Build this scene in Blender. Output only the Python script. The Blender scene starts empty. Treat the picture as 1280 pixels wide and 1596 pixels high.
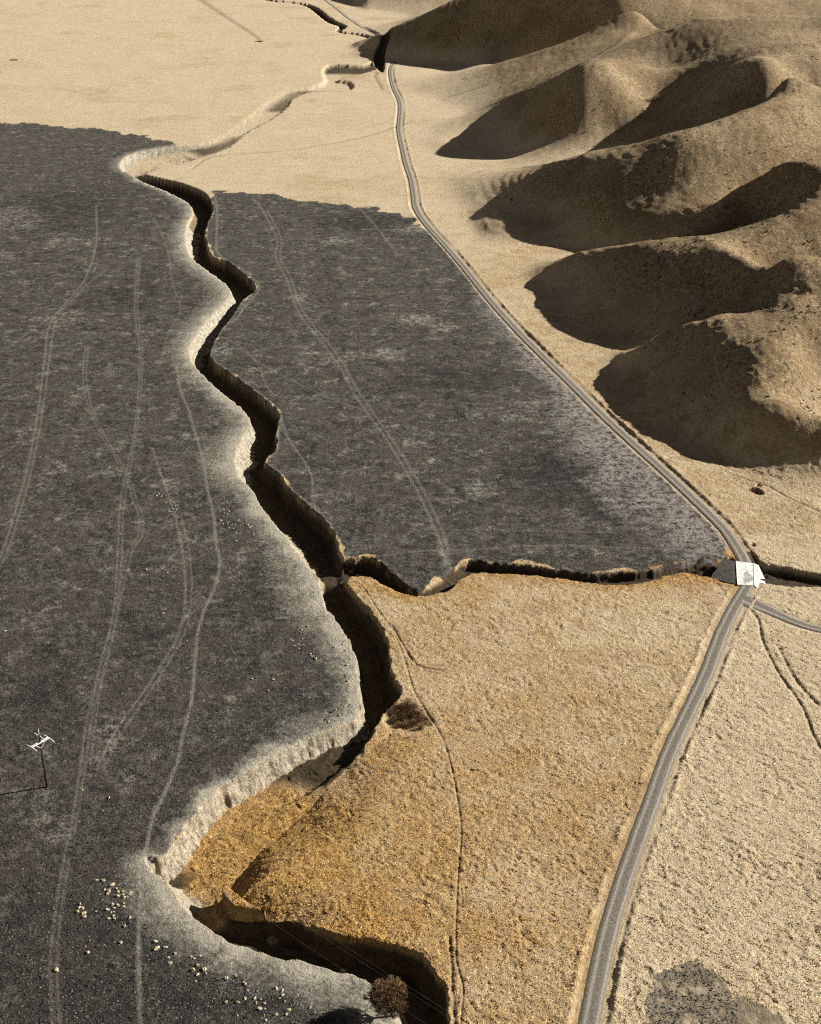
import bpy, math, random
import numpy as np
random.seed(7)
rng = np.random.default_rng(11)

# ------------------------------------------------------------------ camera, sky, sun, exposure
SC = bpy.context.scene
COL = SC.collection
PITCH = math.radians(26.7)          # downward pitch of the aerial camera
FPX = 2073.0                        # focal length in photo pixels (photo 1280 x 1596)
CAM_H = 220.0
cam = bpy.data.cameras.new("camera")
cam_o = bpy.data.objects.new("camera", cam)
COL.objects.link(cam_o)
cam.sensor_fit = 'VERTICAL'
cam.sensor_height = 24.0
cam.lens = FPX / 1596.0 * 24.0
cam.clip_start = 1.0
cam.clip_end = 30000.0
cam_o.location = (0, 0, CAM_H)
cam_o.rotation_euler = (math.pi / 2 - PITCH, 0, 0)
SC.camera = cam_o

SUN_EL = math.radians(27.1)
SUN_AZ = math.radians(15.9)         # from +X towards +Y
sun_dir = (math.cos(SUN_EL) * math.cos(SUN_AZ), math.cos(SUN_EL) * math.sin(SUN_AZ), math.sin(SUN_EL))
w = bpy.data.worlds.new("World")
SC.world = w
w.use_nodes = True
nt = w.node_tree
nt.nodes.clear()
out = nt.nodes.new('ShaderNodeOutputWorld')
bg = nt.nodes.new('ShaderNodeBackground')
sky = nt.nodes.new('ShaderNodeTexSky')
sky.sky_type = 'NISHITA'
sky.sun_disc = False
sky.sun_elevation = SUN_EL
sky.sun_rotation = math.pi / 2 - SUN_AZ
sky.air_density = 0.30             # thin dry air: deep shade
sky.dust_density = 0.0
sky.altitude = 800.0
bg.inputs['Strength'].default_value = 0.05
hs = nt.nodes.new('ShaderNodeHueSaturation')
hs.inputs['Saturation'].default_value = .28      # neutral white balance of the photograph
nt.links.new(sky.outputs[0], hs.inputs['Color'])
wb = nt.nodes.new('ShaderNodeMix')
wb.data_type = 'RGBA'; wb.blend_type = 'MULTIPLY'; wb.inputs[0].default_value = 1.0
wb.inputs[7].default_value = (1.0, .93, .82, 1)
nt.links.new(hs.outputs[0], wb.inputs[6])
nt.links.new(wb.outputs[2], bg.inputs[0])
nt.links.new(bg.outputs[0], out.inputs[0])

sl = bpy.data.lights.new("sun", 'SUN')
sl.energy = 5.0
sl.angle = math.radians(0.5)
sl.color = (1.0, 0.955, 0.85)
so = bpy.data.objects.new("sun", sl)
COL.objects.link(so)
from mathutils import Vector
so.rotation_euler = Vector(sun_dir).to_track_quat('Z', 'Y').to_euler()
so.location = (300, 200, 400)
SC.view_settings.view_transform = 'Standard'
SC.view_settings.look = 'None'
SC.view_settings.gamma = 1.0
SC.view_settings.exposure = 1.02
SC.cycles.max_bounces = 4
SC.cycles.diffuse_bounces = 2
SC.cycles.use_denoising = False
SC.cycles.pixel_filter_type = 'BLACKMAN_HARRIS'
SC.cycles.filter_width = 1.15

# ------------------------------------------------------------------ survey helpers
def G(x, y, z=0.0):
    """photo pixel -> world (X, Y) on the level z"""
    u = (np.asarray(x, float) - 640) / FPX
    v = (np.asarray(y, float) - 798) / FPX
    dy = math.cos(PITCH) - v * math.sin(PITCH)
    dz = -math.sin(PITCH) - v * math.cos(PITCH)
    t = (z - CAM_H) / dz
    return u * t, dy * t

def GL(pts):
    """list of (px, py, extras...) -> array (X, Y, extras...)"""
    a = np.array(pts, float)
    X, Y = G(a[:, 0], a[:, 1])
    return np.column_stack([X, Y] + [a[:, k] for k in range(2, a.shape[1])])

def smooth_line(P, n=3):
    """Catmull-Rom subdivision of a polyline with attributes"""
    P = np.asarray(P, float)
    if len(P) < 3:
        return P
    Q = np.vstack([2 * P[0] - P[1], P, 2 * P[-1] - P[-2]])
    out = []
    for i in range(1, len(Q) - 2):
        p0, p1, p2, p3 = Q[i - 1], Q[i], Q[i + 1], Q[i + 2]
        for k in range(n):
            t = k / n
            out.append(0.5 * ((2 * p1) + (-p0 + p2) * t + (2 * p0 - 5 * p1 + 4 * p2 - p3) * t * t + (-p0 + 3 * p1 - 3 * p2 + p3) * t ** 3))
    out.append(Q[-2])
    return np.array(out)

def line_dist(x, y, P, reach=None, side=False):
    """distance from points to polyline P, nearest attribute values, arc length (and signed side)"""
    P = np.asarray(P, float)
    n = x.size
    best = np.full(n, 1e9)
    na = P.shape[1] - 2
    att = np.zeros((n, na)) if na else None
    arc = np.zeros(n)
    sgn = np.zeros(n)
    L = 0.0
    for i in range(len(P) - 1):
        ax, ay = P[i, 0], P[i, 1]
        bx, by = P[i + 1, 0], P[i + 1, 1]
        dx, dy = bx - ax, by - ay
        l2 = dx * dx + dy * dy
        l = math.sqrt(l2)
        if l2 < 1e-9:
            continue
        if reach is not None:
            m = (x > min(ax, bx) - reach) & (x < max(ax, bx) + reach) & (y > min(ay, by) - reach) & (y < max(ay, by) + reach)
            idx = np.nonzero(m)[0]
            if idx.size == 0:
                L += l
                continue
        else:
            idx = slice(None)
        xx, yy = x[idx], y[idx]
        t = np.clip(((xx - ax) * dx + (yy - ay) * dy) / l2, 0, 1)
        d = np.hypot(xx - ax - t * dx, yy - ay - t * dy)
        b = best[idx]
        c = d < b
        if isinstance(idx, slice):
            ii = np.nonzero(c)[0]
        else:
            ii = idx[c]
        best[ii] = d[c]
        arc[ii] = L + t[c] * l
        if na:
            att[ii] = P[i, 2:] * (1 - t[c])[:, None] + P[i + 1, 2:] * t[c][:, None]
        if side:
            sgn[ii] = np.sign((xx[c] - ax) * dy - (yy[c] - ay) * dx)
        L += l
    return best, att, arc, sgn

def inside(x, y, P):
    P = np.asarray(P, float)[:, :2]
    r = np.zeros(x.size, bool)
    m = (x >= P[:, 0].min()) & (x <= P[:, 0].max()) & (y >= P[:, 1].min()) & (y <= P[:, 1].max())
    idx = np.nonzero(m)[0]
    xx, yy = x[idx], y[idx]
    c = np.zeros(idx.size, bool)
    j = len(P) - 1
    for i in range(len(P)):
        yi, yj = P[i, 1], P[j, 1]
        if yi != yj:
            k = ((yi > yy) != (yj > yy)) & (xx < (P[j, 0] - P[i, 0]) * (yy - yi) / (yj - yi) + P[i, 0])
            c ^= k
        j = i
    r[idx] = c
    return r

def sstep(a, b, t):
    t = np.clip((t - a) / (b - a), 0, 1)
    return t * t * (3 - 2 * t)

def _h(ix, iy, seed):
    h = (ix.astype(np.uint64) * np.uint64(0x9E3779B1) + iy.astype(np.uint64) * np.uint64(0x85EBCA77) + np.uint64(seed * 7919 + 13)) & np.uint64(0xFFFFFFFF)
    h ^= h >> np.uint64(15)
    h = (h * np.uint64(0x2C1B3C6D)) & np.uint64(0xFFFFFFFF)
    h ^= h >> np.uint64(12)
    h = (h * np.uint64(0x297A2D39)) & np.uint64(0xFFFFFFFF)
    h ^= h >> np.uint64(15)
    return h.astype(np.float64) / 4294967295.0

def noise(x, y, wl, seed=0):
    """gradient-ish value noise, about -1..1, wavelength wl"""
    X = x / wl + 1000.0
    Y = y / wl + 1000.0
    ix = np.floor(X).astype(np.int64)
    iy = np.floor(Y).astype(np.int64)
    fx, fy = X - ix, Y - iy
    ax = _h(ix, iy, seed) * 6.2831853
    def g(jx, jy):
        a = _h(ix + jx, iy + jy, seed) * 6.2831853
        return np.cos(a) * (fx - jx) + np.sin(a) * (fy - jy)
    ux = fx * fx * fx * (fx * (fx * 6 - 15) + 10)
    uy = fy * fy * fy * (fy * (fy * 6 - 15) + 10)
    n0 = g(0, 0) * (1 - ux) + g(1, 0) * ux
    n1 = g(0, 1) * (1 - ux) + g(1, 1) * ux
    return (n0 * (1 - uy) + n1 * uy) * 1.5

def fbm(x, y, wl, octs, seed=0, gain=0.5):
    r = np.zeros(x.size)
    a = 1.0
    for k in range(octs):
        r += a * noise(x, y, wl / 2 ** k, seed + k * 17)
        a *= gain
    return r

# ------------------------------------------------------------------ surveyed lines (photo pixels)
# main gully, left rim: x, y, wall width (m), depth (m)
A_L = [(206,272,2,5.0),(217,280,1.5,6.0),(256,297,1.5,6.5),(284,310,1.5,6.5),(298,321,2,6.5),(300,334,4,6.5),(292,348,6,6.5),(289,366,7,6.5),(291,386,5,6.5),(300,403,2,6.5),
       (321,420,1.5,6.5),(343,435,1.5,6.5),(355,445,2,6.5),(360,459,3,6.5),(350,472,4,6.5),(326,496,6,6.5),(309,518,7,6.5),(294,543,7,6.5),(298,562,4,6.5),(310,578,1.5,6.5),
       (338,606,1.5,6.5),(376,636,1.5,6.5),(391,660,2,6.5),(379,680,4,6.5),(370,697,6,6.5),(366,722,6,6.5),(374,745,4,6.5),(393,762,1.5,6.5),
       (410,793,2,6.5),(430,818,4,6.5),(450,843,5,6.5),(466,868,5,6.5),(486,890,3,6.0),(495,905,2,5.5),(501,921,1.5,6.5),(507,944,1.5,7),(529,972,1.2,7),(546,1003,1.2,7),
       (555,1028,1.2,7),(559,1067,1.2,7),(563,1104,1.5,7),(548,1124,2.5,5.5),(508,1141,2.5,4.6),(459,1160,2.6,5.0),(426,1180,2.8,5.5),(390,1199,2.8,5.8),
       (360,1218,2.8,5.8),(334,1235,2.8,5.8),(305,1264,2.8,5.8),(278,1300,2.8,5.8),(257,1333,2.8,5.8),(240,1340,3,6),(233,1350,3,6),(250,1366,4,6),
       (268,1388,6,6),(282,1410,5,6.5),(310,1438,3,7),(340,1457,2.5,7),(383,1476,2,7),(426,1491,2,7),(452,1497,2,7),(484,1503,2,7),
       (527,1516,2,7),(571,1529,2.5,7),(600,1550,3,7),(619,1586,3,7),(622,1640,3,7),(615,1740,3,7),(600,1900,3,7)]
A_R = [(214,270,3),(228,273,2),(256,279,2),(284,286,2),(312,297,1.5),(325,307,1.2),(332,321,1.2),(329,335,1.5),(321,355,2),(321,372,2),(331,400,1.2),
       (355,408,1.2),(380,427,1.2),(398,445,1.2),(394,455,1.2),(380,465,1.5),(369,481,1.5),(355,501,2),(342,518,2),(329,543,2),(331,562,1.2),(352,578,1.2),
       (372,592,1.2),(409,619,1.2),(435,644,1.2),(431,667,1.5),(431,697,2),(414,720,3),(437,740,1.5),(454,765,1.5),(479,785,1.5),
       (510,816,1.5),(524,838,1.5),(530,860,2),(545,885,4),(545,900,4),(541,911,2),(558,930,1.5),(580,955,1.5),(597,980,1.5),(607,1017,1.5),
       (611,1045,1.5),(624,1067,1.5),(622,1087,2),(604,1107,3),(588,1130,4),(578,1150,3),(548,1182,3),(505,1218,5),(462,1256,9),(415,1292,9),(375,1332,9),
       (350,1370,3),(348,1395,2.5),(364,1410,2.5),(410,1418,2),(459,1425,2),(495,1444,2),(538,1459,2),(582,1463,2),(626,1474,2),(657,1488,2),
       (681,1516,2),(696,1540,2),(702,1566,2),(701,1600,2),(699,1660,2),(692,1760,2),(690,1900,2)]
# tributary from the junction to the culvert
T_L = [(500,880,3,5.5),(532,872,2,5.2),(555,869,2,5.0),(586,872,1.5,4.6),(608,891,1.5,4.2),(633,911,1.5,4.0),(647,917,2,3.6),(667,910,3.5,3.4),(681,900,4,3.4),(704,883,3,3.4),(722,874,2,3.4),
       (736,872,1.5,3.4),(774,877,1.2,3.6),(821,880,1.2,3.6),(868,887,1.2,3.6),(915,892,1.2,3.6),(961,890,1.2,3.4),(1008,888,1.5,3.2),(1036,880,2.5,3.2),(1079,871,4,3.2),(1116,868,5,3.0),(1150,866,5,3.0)]
T_R = [(505,905,2),(530,902,2),(558,898,2),(580,902,2),(597,911,2),(625,925,1.5),(647,930,1.5),(676,927,2),(698,920,2),(715,906,2),(732,896,2),(741,893,1.5),(793,893,1.5),
       (844,898,1.5),(905,905,1.5),(943,911,1.5),(980,910,1.5),(1018,902,1.5),(1055,893,1.5),(1093,896,2),(1125,905,3),(1150,912,3)]
E_L = [(1165,856,3,2.0),(1174,858,2,2.5),(1183,873,1.5,3),(1199,879,1.5,3),(1221,882,1.5,3),(1252,889,1.5,3),(1280,894,1.5,3),(1340,905,1.5,3),(1450,925,1.5,3)]
E_R = [(1165,915,3),(1189,908,2),(1210,912,2),(1236,914,2),(1280,914,2),(1340,925,2),(1450,950,2)]
# upper meander: cliff on the far side, soft slope on the near side
B_L = [(206,272,2,4.0),(190,265,4,4.5),(187,254,6,4.5),(202,241,7,4.5),(228,234,7,4.5),(269,228,11,2.48),(312,224,12,1.86),(343,212,13,1.86),(373,191,13,1.86),(403,168,12,1.86),(430,148,12,1.6275),(444,141,12,1.6275),
       (484,135,6,2.4),(505,126,5,3.0),(501,112,4,3.0),(511,101,5,3.2),(534,100,5,3.2),(560,102,6,3.2),(580,96,6,3.2)]
B_R = [(212,275,12),(222,274,14),(250,262,18),(290,252,18),(325,243,14),(360,229,6),(380,211,5),(408,194,4),(430,182,5),(450,166,4),(459,154,5),(485,143,6),(510,143,6),(530,142,5),(548,139,4),(553,133,4),(545,127,5),
       (530,124,6),(548,118,10),(575,112,8),(590,106,4)]
# far channel, centre line: x, y, half width, depth
C_C = [(395,-12,5,4),(420,0,5,4.5),(467,5,6,5),(490,13,7,5),(505,25,7,5),(520,35,8,5),(535,41,6,5),(528,49,4,4),(560,54,5,4),(590,64,6,5),(603,76,7,5),(592,90,8,5),(592,103,6,4.5),(596,112,2,1)]

ROAD = [(455,-40),(480,-20),(507,0),(524,13),(544,29),(568,45),(592,58),(612,72),(620,88),(610,104),(609,118),(614,138),(623,157),(624,175),(622,202),(627,228),(633,255),(641,279),(645,302),(648,323),
        (662,346),(686,373),(720,412),(764,467),(807,515),(851,559),(895,602),(939,646),(991,694),(1044,742),(1096,791),(1130,825),(1150,855),(1162,876),
        (1167,895),(1166,912),(1155,930),(1140,955),(1121,996),(1101,1050),(1072,1112),(1047,1163),(1022,1232),(998,1298),(974,1366),(953,1435),(936,1504),(919,1593),(900,1690),(880,1800)]
SIDE = [(1155,930),(1170,938),(1189,946),(1213,957),(1236,968),(1260,976),(1285,982),(1340,990),(1450,1000)]

# toe of the slip-off slope: x, y, drop (m), reach (m)
SLIP = [(600,1118,.3,8),(585,1145,1.0,12),(548,1182,2.6,15),(505,1218,4.0,17),(462,1256,5.2,18),(415,1292,5.6,15),(375,1332,5.8,11),(350,1370,5.9,9),(348,1392,5.7,8),(364,1408,4.8,12),(410,1417,3.4,11),(459,1425,2.0,10),(495,1444,1.0,8)]
TRACKS = [  # (strength, half width m, points) wheel ruts and stock paths
    (1.0,.55,[(219,1680),(219,1596),(216,1480),(218,1400),(226,1335),(240,1270),(252,1247),(276,1190),(286,1143),(299,1089),(304,1035),(307,995),(317,955),(336,911),(343,877),(336,840),(333,800),(324,765),(316,714),(302,667),(293,636),(282,610),(275,570)]),
    (.55,.35,[(133,1193),(148,1082),(168,995),(183,924),(201,857),(215,837),(217,807),(208,780),(195,740),(165,690),(140,640),(130,590),(133,540)]),
    (.55,.35,[(141,1193),(156,1082),(176,995),(190,924),(207,857),(221,837),(223,807),(214,780),(200,740),(170,690),(145,640),(135,590),(138,540)]),
    (.6,.4,[(110,1300),(128,1183),(134,1133),(158,1029),(175,968),(183,881),(188,780),(205,700),(215,620),(218,540),(210,480),(215,400)]),
    (.5,.4,[(116,1300),(136,1183),(142,1133),(165,1029),(181,968),(189,881),(194,780),(209,700),(219,620),(222,540),(214,480),(219,400)]),
    (.7,.45,[(151,1200),(181,1139),(235,1062),(279,988),(289,931),(286,867),(272,800),(255,750),(238,700)]),
    (.55,.4,[(162,1200),(192,1139),(244,1062),(287,988),(299,931),(296,867),(282,800)]),
    (.75,.5,[(-30,920),(0,870),(20,810),(45,720),(60,640),(70,560),(80,500),(130,440),(150,380),(150,320)]),
    (.6,.5,[(-22,920),(8,870),(28,810),(52,720),(67,640),(77,560),(86,500)]),
    (.6,.5,[(-40,575),(0,550),(50,515),(100,480),(140,440),(165,420)]),
    (.5,.5,[(85,1680),(83,1596),(80,1480),(100,1340),(113,1290)]),
    (.5,.5,[(95,1680),(93,1596),(90,1480),(108,1340)]),
    (.5,.4,[(240,340),(262,390),(268,440),(282,480),(262,520),(250,570)]),
    (.7,.6,[(395,310),(409,327),(422,352),(433,377),(430,403),(447,434),(459,473),(475,501),(501,532),(529,571),(548,605),(570,640),(600,680),(630,730),(658,780),(684,840),(696,885)]),
    (.6,.6,[(416,327),(429,352),(439,377),(437,403),(454,434),(466,473),(483,501),(510,532),(538,571),(556,605),(580,640),(608,680),(640,730),(668,780),(694,840),(700,885)]),
    (.55,.5,[(560,325),(580,345),(600,370),(620,395)]),
    (.6,.4,[(345,525),(375,540),(400,565),(415,600),(425,615)]),
    (.6,.4,[(375,545),(420,575),(470,600),(520,622),(570,640)]),
    (.8,.5,[(437,648),(448,680),(462,700),(475,720),(487,745),(487,770),(492,790),(512,815)]),
    (.9,.5,[(335,305),(339,330),(338,360),(338,390),(352,405),(378,420),(404,444),(398,460),(380,480),(368,500)]),
    (.6,.45,[(565,872),(590,868),(640,860),(720,857),(850,850),(960,852),(1050,856),(1110,862),(1140,870)]),
    (.5,.4,[(660,826),(760,826),(860,828),(960,830)]),
    (.5,1.2,[(690,880),(697,865),(700,850)]),
    (.5,1.0,[(732,872),(730,862),(728,850)]),
]
RUTS = [  # incised dark stock paths in the straw fields (depth m, half width m, points)
    (.18,.28,[(500,903),(530,905),(560,911),(575,930),(592,955),(608,975),(617,990),(632,1030),(645,1075),(660,1100),(668,1112),(690,1150),(705,1200),(716,1260),(719,1300),(714,1370),(711,1440),(712,1500),(722,1540),(718,1596),(715,1680)]),
    (.25,.35,[(612,975),(632,1010),(650,1035),(690,1045)]),
    (.3,.5,[(1170,950),(1182,965),(1190,1000),(1215,1050),(1250,1100),(1270,1150),(1290,1180)]),
    (.3,.6,[(1215,1010),(1235,1050),(1262,1085),(1290,1110)]),
    (.25,.5,[(700,1460),(704,1500),(705,1540),(710,1600)]),
    (.25,.8,[(662,346),(676,358),(690,372),(700,388)]),
    (.3,.8,[(596,140),(585,120),(588,112)]),
    (.25,1.0,[(640,190),(560,215),(470,232),(400,238),(330,244),(300,262)]),
    (.25,1.5,[(305,-5),(350,25),(400,58),(404,65)]),
    (.25,.5,[(1140,740),(1170,750),(1200,760),(1240,785),(1300,810)]),
]
HTRAILS = [  # stock trails over the hills: x, y, height
    (1.0,.7,[(1103,512,22),(1108,535,23),(1120,562,24),(1135,588,24),(1158,612,24),(1185,640,22),(1205,668,20),(1228,695,17),(1255,718,14),(1285,738,11)]),
    (.7,.6,[(870,412,6),(868,430,4),(880,450,3),(888,465,2)]),
    (.8,.9,[(1028,392,28),(1030,410,26),(1045,430,24),(1070,445,24),(1095,455,24)]),
    (.8,1.2,[(930,145,36),(920,165,30),(908,190,22),(900,210,14)]),
    (.6,1.0,[(820,185,10),(850,172,16),(885,163,24),(930,148,36)]),
]
PATH_PALE = [(.5,4,[(-60,98),(0,93),(80,90),(150,84),(250,76),(330,68),(404,63),(480,60),(530,55)]),
             (.35,3,[(10,15),(20,35),(33,55),(38,72)])]

# surveyed spot heights of the hills (world X, Y, height in metres)
SPOTS = [
(97,606,0.2),(107,586,12.7),(124,604,11.3),(130,574,25.7),(148,589,26.2),(163,590,29.0),(173,576,36.0),(190,586,37.5),
(220,584,45.6),(131,552,26.3),(132,533,24.4),(136,530,15.3),(143,506,12.2),(147,477,10.4),(150,440,15.4),(167,445,3.8),
(148,529,31.7),(177,542,24.1),(203,524,27.9),(151,495,24.7),(163,486,25.8),(192,486,20.2),(151,442,23.5),(185,460,10.0),
(75,756,1.0),(87,767,2.4),(91,742,10.9),(95,716,19.4),(110,710,23.8),(122,694,30.1),(146,692,32.5),(152,669,39.1),
(158,647,45.6),(185,678,43.9),(213,688,50.3),(254,695,60.4),(177,598,50.5),(178,589,41.1),(193,591,46.3),(210,611,42.7),
(227,631,39.1),(243,651,35.5),(52,989,3.2),(75,993,4.2),(83,971,10.6),(91,949,17.0),(95,925,23.3),(99,901,29.7),
(103,877,36.0),(128,885,40.3),(144,859,49.5),(174,860,57.3),(205,871,64.1),(231,895,68.7),(249,917,67.8),(268,940,67.0),
(287,962,66.1),(300,981,65.0),(313,1000,63.8),(326,1018,62.6),(339,1037,61.5),(352,1056,60.3),(365,1075,59.1),(378,1094,58.0),
(391,1113,56.8),(126,821,33.4),(145,812,29.6),(156,783,25.0),(55,1237,1.4),(72,1223,11.2),(90,1209,21.1),(102,1185,30.9),
(113,1160,40.7),(124,1136,50.5),(132,1158,49.7),(139,1180,48.9),(147,1202,48.1),(154,1225,47.4),(162,1247,46.6),(169,1269,45.8),
(177,1291,45.0),(184,1314,44.2),(197,1332,45.9),(209,1351,47.6),(222,1369,49.3),(234,1388,51.0),(247,1406,52.7),(248,1381,56.9),
(249,1357,61.2),(250,1332,65.4),(251,1307,69.7),(252,1282,73.9),(253,1257,78.2),(254,1232,82.4),(277,1232,83.3),(300,1232,84.1),
(323,1232,85.0),(341,1255,84.4),(359,1278,83.7),(378,1301,83.1),(383,1275,87.3),(388,1249,91.5),(393,1223,95.8),(398,1197,100.0),
(403,1171,104.2),(85,1129,13.7),(106,1093,34.3),(130,1072,47.5),(155,1080,54.5),(171,1104,57.0),(188,1128,59.6),(263,951,89.1),
(275,954,71.7),(-16,1774,8.2),(16,1758,19.2),(48,1770,29.9),(72,1760,46.0),(77,1735,51.8),(82,1710,57.7),(87,1685,63.6),
(91,1660,69.5),(96,1635,75.3),(101,1610,81.2),(107,1631,80.0),(113,1653,78.7),(119,1674,77.5),(125,1695,76.3),(131,1717,75.0),
(137,1738,73.8),(143,1760,72.6),(148,1781,71.3),(154,1802,70.1),(160,1824,68.9),(166,1845,67.6),(172,1866,66.4),(178,1888,65.1),
(180,1865,67.1),(183,1841,69.0),(185,1818,70.9),(188,1795,72.8),(190,1772,74.7),(192,1748,76.6),(195,1725,78.5),(197,1702,80.4),
(200,1679,82.3),(202,1656,84.2),(204,1632,86.1),(207,1609,88.0),(209,1586,89.9),(212,1563,91.8),(214,1539,93.7),(232,1554,91.6),
(250,1568,89.4),(268,1582,87.3),(286,1597,85.1),(303,1611,82.9),(321,1625,80.8),(339,1640,78.6),(353,1658,77.1),(367,1677,75.5),
(382,1695,73.9),(396,1713,72.3),(410,1732,70.7),(424,1750,69.1),(438,1768,67.5),(452,1787,66.0),(466,1805,64.4),(480,1824,62.8),
(495,1842,61.2),(509,1860,59.6),(523,1879,58.0),(537,1897,56.5),(551,1915,54.9),(565,1934,53.3),(579,1952,51.7),(100,604,0.2),
(125,633,3.2),(150,622,9.3),(180,653,11.4),(215,674,26.1),(238,675,21.4),(260,677,16.8),(85,777,-3.0),(102,761,-0.4),
(120,746,2.3),(150,763,14.4),(170,750,15.3),(190,737,16.2),(215,758,23.8),(240,779,31.5),(260,794,33.1),(280,808,34.6),
(300,823,36.2),(60,1070,-1.7),(80,1055,2.2),(100,1039,6.2),(120,1021,8.0),(140,1003,9.8),(155,982,14.1),(170,961,18.4),
(210,963,32.0),(240,967,37.1),(270,971,42.2),(288,988,51.3),(305,1005,60.4),(322,1022,69.6),(340,1039,78.7),(110,1502,0.2),
(133,1500,1.5),(157,1498,2.9),(180,1496,4.2),(203,1482,9.6),(227,1467,15.0),(250,1453,20.3),(270,1443,29.5),(290,1433,38.7),
(310,1424,47.9),(330,1414,57.0),(354,1403,51.8),(378,1393,46.5),(402,1382,41.3),(426,1372,36.0),(450,1362,30.8),(-136,1862,-2.0),
(-133,1836,-2.0),(-130,1809,-2.0),(-127,1783,-2.0),(-124,1756,-2.0),(-121,1729,-2.0),(-118,1703,-2.0),(-114,1676,-2.0),(-111,1650,-2.0),
(-108,1623,-2.0),(-100,1597,-2.0),(-91,1570,-2.0),(-83,1544,-2.0),(-75,1518,-2.0),(-66,1492,-2.0),(-58,1465,-2.0),(-45,1441,-2.0),
(-32,1416,-2.0),(-19,1392,-2.0),(-6,1367,-2.0),(7,1335,-2.0),(19,1302,-2.0),(16,1269,-2.0),(12,1237,-2.0),(8,1204,-2.0),
(7,1171,-2.0),(5,1139,-2.0),(3,1106,-2.0),(4,1077,-2.0),(6,1047,-2.0),(7,1017,-2.0),(12,991,-2.0),(18,965,-2.0),
(23,939,-2.0),(26,912,-2.0),(30,885,-2.0),(34,859,-2.0),(40,828,-2.0),(45,797,-2.0),(50,770,-2.0),(56,743,-2.0),
(55,713,-2.0),(55,683,-2.0),(58,655,-2.0),(62,627,-2.0),(79,584,-2.0),(78,558,-2.0),(82,525,-2.0),(90,497,-2.0),
(105,477,-2.0),(123,461,-2.0),(140,451,-2.0),(157,442,-2.0),(187,426,-2.0),(-196,1822,-12.0),(-189,1763,-12.0),(-182,1703,-12.0),
(-175,1643,-12.0),(-168,1583,-12.0),(-151,1530,-12.0),(-135,1478,-12.0),(-118,1425,-12.0),(-92,1376,-12.0),(-66,1327,-12.0),(-41,1262,-12.0),
(-52,1164,-12.0),(-57,1066,-12.0),(-53,977,-12.0),(-37,899,-12.0),(-26,819,-12.0),(-15,757,-12.0),(-4,703,-12.0),(-5,643,-12.0),
(2,587,-12.0),(19,544,-12.0),(18,518,-12.0),(22,485,-12.0),(30,457,-12.0),(45,437,-12.0),(63,421,-12.0),(80,411,-12.0),
(97,402,-12.0),(127,386,-12.0),(500,700,49.7),(500,900,107.4),(500,1200,141.7),(500,500,83.7),(350,480,56.5),(350,380,2.4),
(700,1500,145.9),(800,800,111.4),(800,1200,161.9),(300,1700,78.0),(700,1900,68.9),(100,2200,51.6),(150,330,-13.4),(350,250,5.7),
(600,300,29.7),(300,2500,51.3),(800,2500,95.4),(-50,2000,-10.0),(-60,1100,-15.0),(0,500,-15.0),(0,300,-15.0),(103,573,0.3),
(109,529,8.6),(122,521,6.0),(130,496,5.1),(121,563,10.2),(102,532,1.5),(92,709,4.5),(97,665,4.3),(115,661,19.1),
(131,640,22.3),(149,639,25.8),(163,605,33.2),(116,640,5.5),(134,619,15.8),(83,859,10.4),(105,842,22.7),(94,842,2.1),
(121,799,13.3),(141,783,21.3),(165,754,32.3),(187,742,38.8),(172,748,51.8),(207,729,49.1),(63,1113,1.2),(92,1083,17.2),
(75,1134,7.6),(120,1063,25.8),(150,1065,30.4),(184,1095,40.0),(213,1039,49.0),(231,993,61.1),(256,988,79.5),(249,1130,69.4),
(214,1157,50.3),(212,847,61.4),(208,748,80.0),(213,832,52.7),(86,1569,24.5),(147,1535,48.6),(43,1570,10.6),(97,1508,12.2),
(143,1480,16.1),(230,1945,2.8),(229,1406,75.0),(200,1499,20.1),(142,481,6.1),(164,527,26.6),(151,551,29.5),(162,543,32.3),
(159,635,43.2),(173,599,56.2),(31,1097,3.3),(44,1142,3.5),(54,1082,1.3),(53,859,6.1),(62,829,8.8),(64,886,8.1),
(-76,1753,-4.6),(-50,1662,4.1),(-22,1579,3.9),(-42,1670,13.3),(73,700,-0.0),(73,720,1.1),(93,593,-2.3),(93,573,-4.2),
(139,516,28.0),(145,497,25.5),(127,541,18.6),(173,535,15.0),(140,503,21.8),(171,845,61.7),(43,1575,23.7),(7,1569,7.3),
(152,479,6.7),(167,496,5.1)
]

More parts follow.
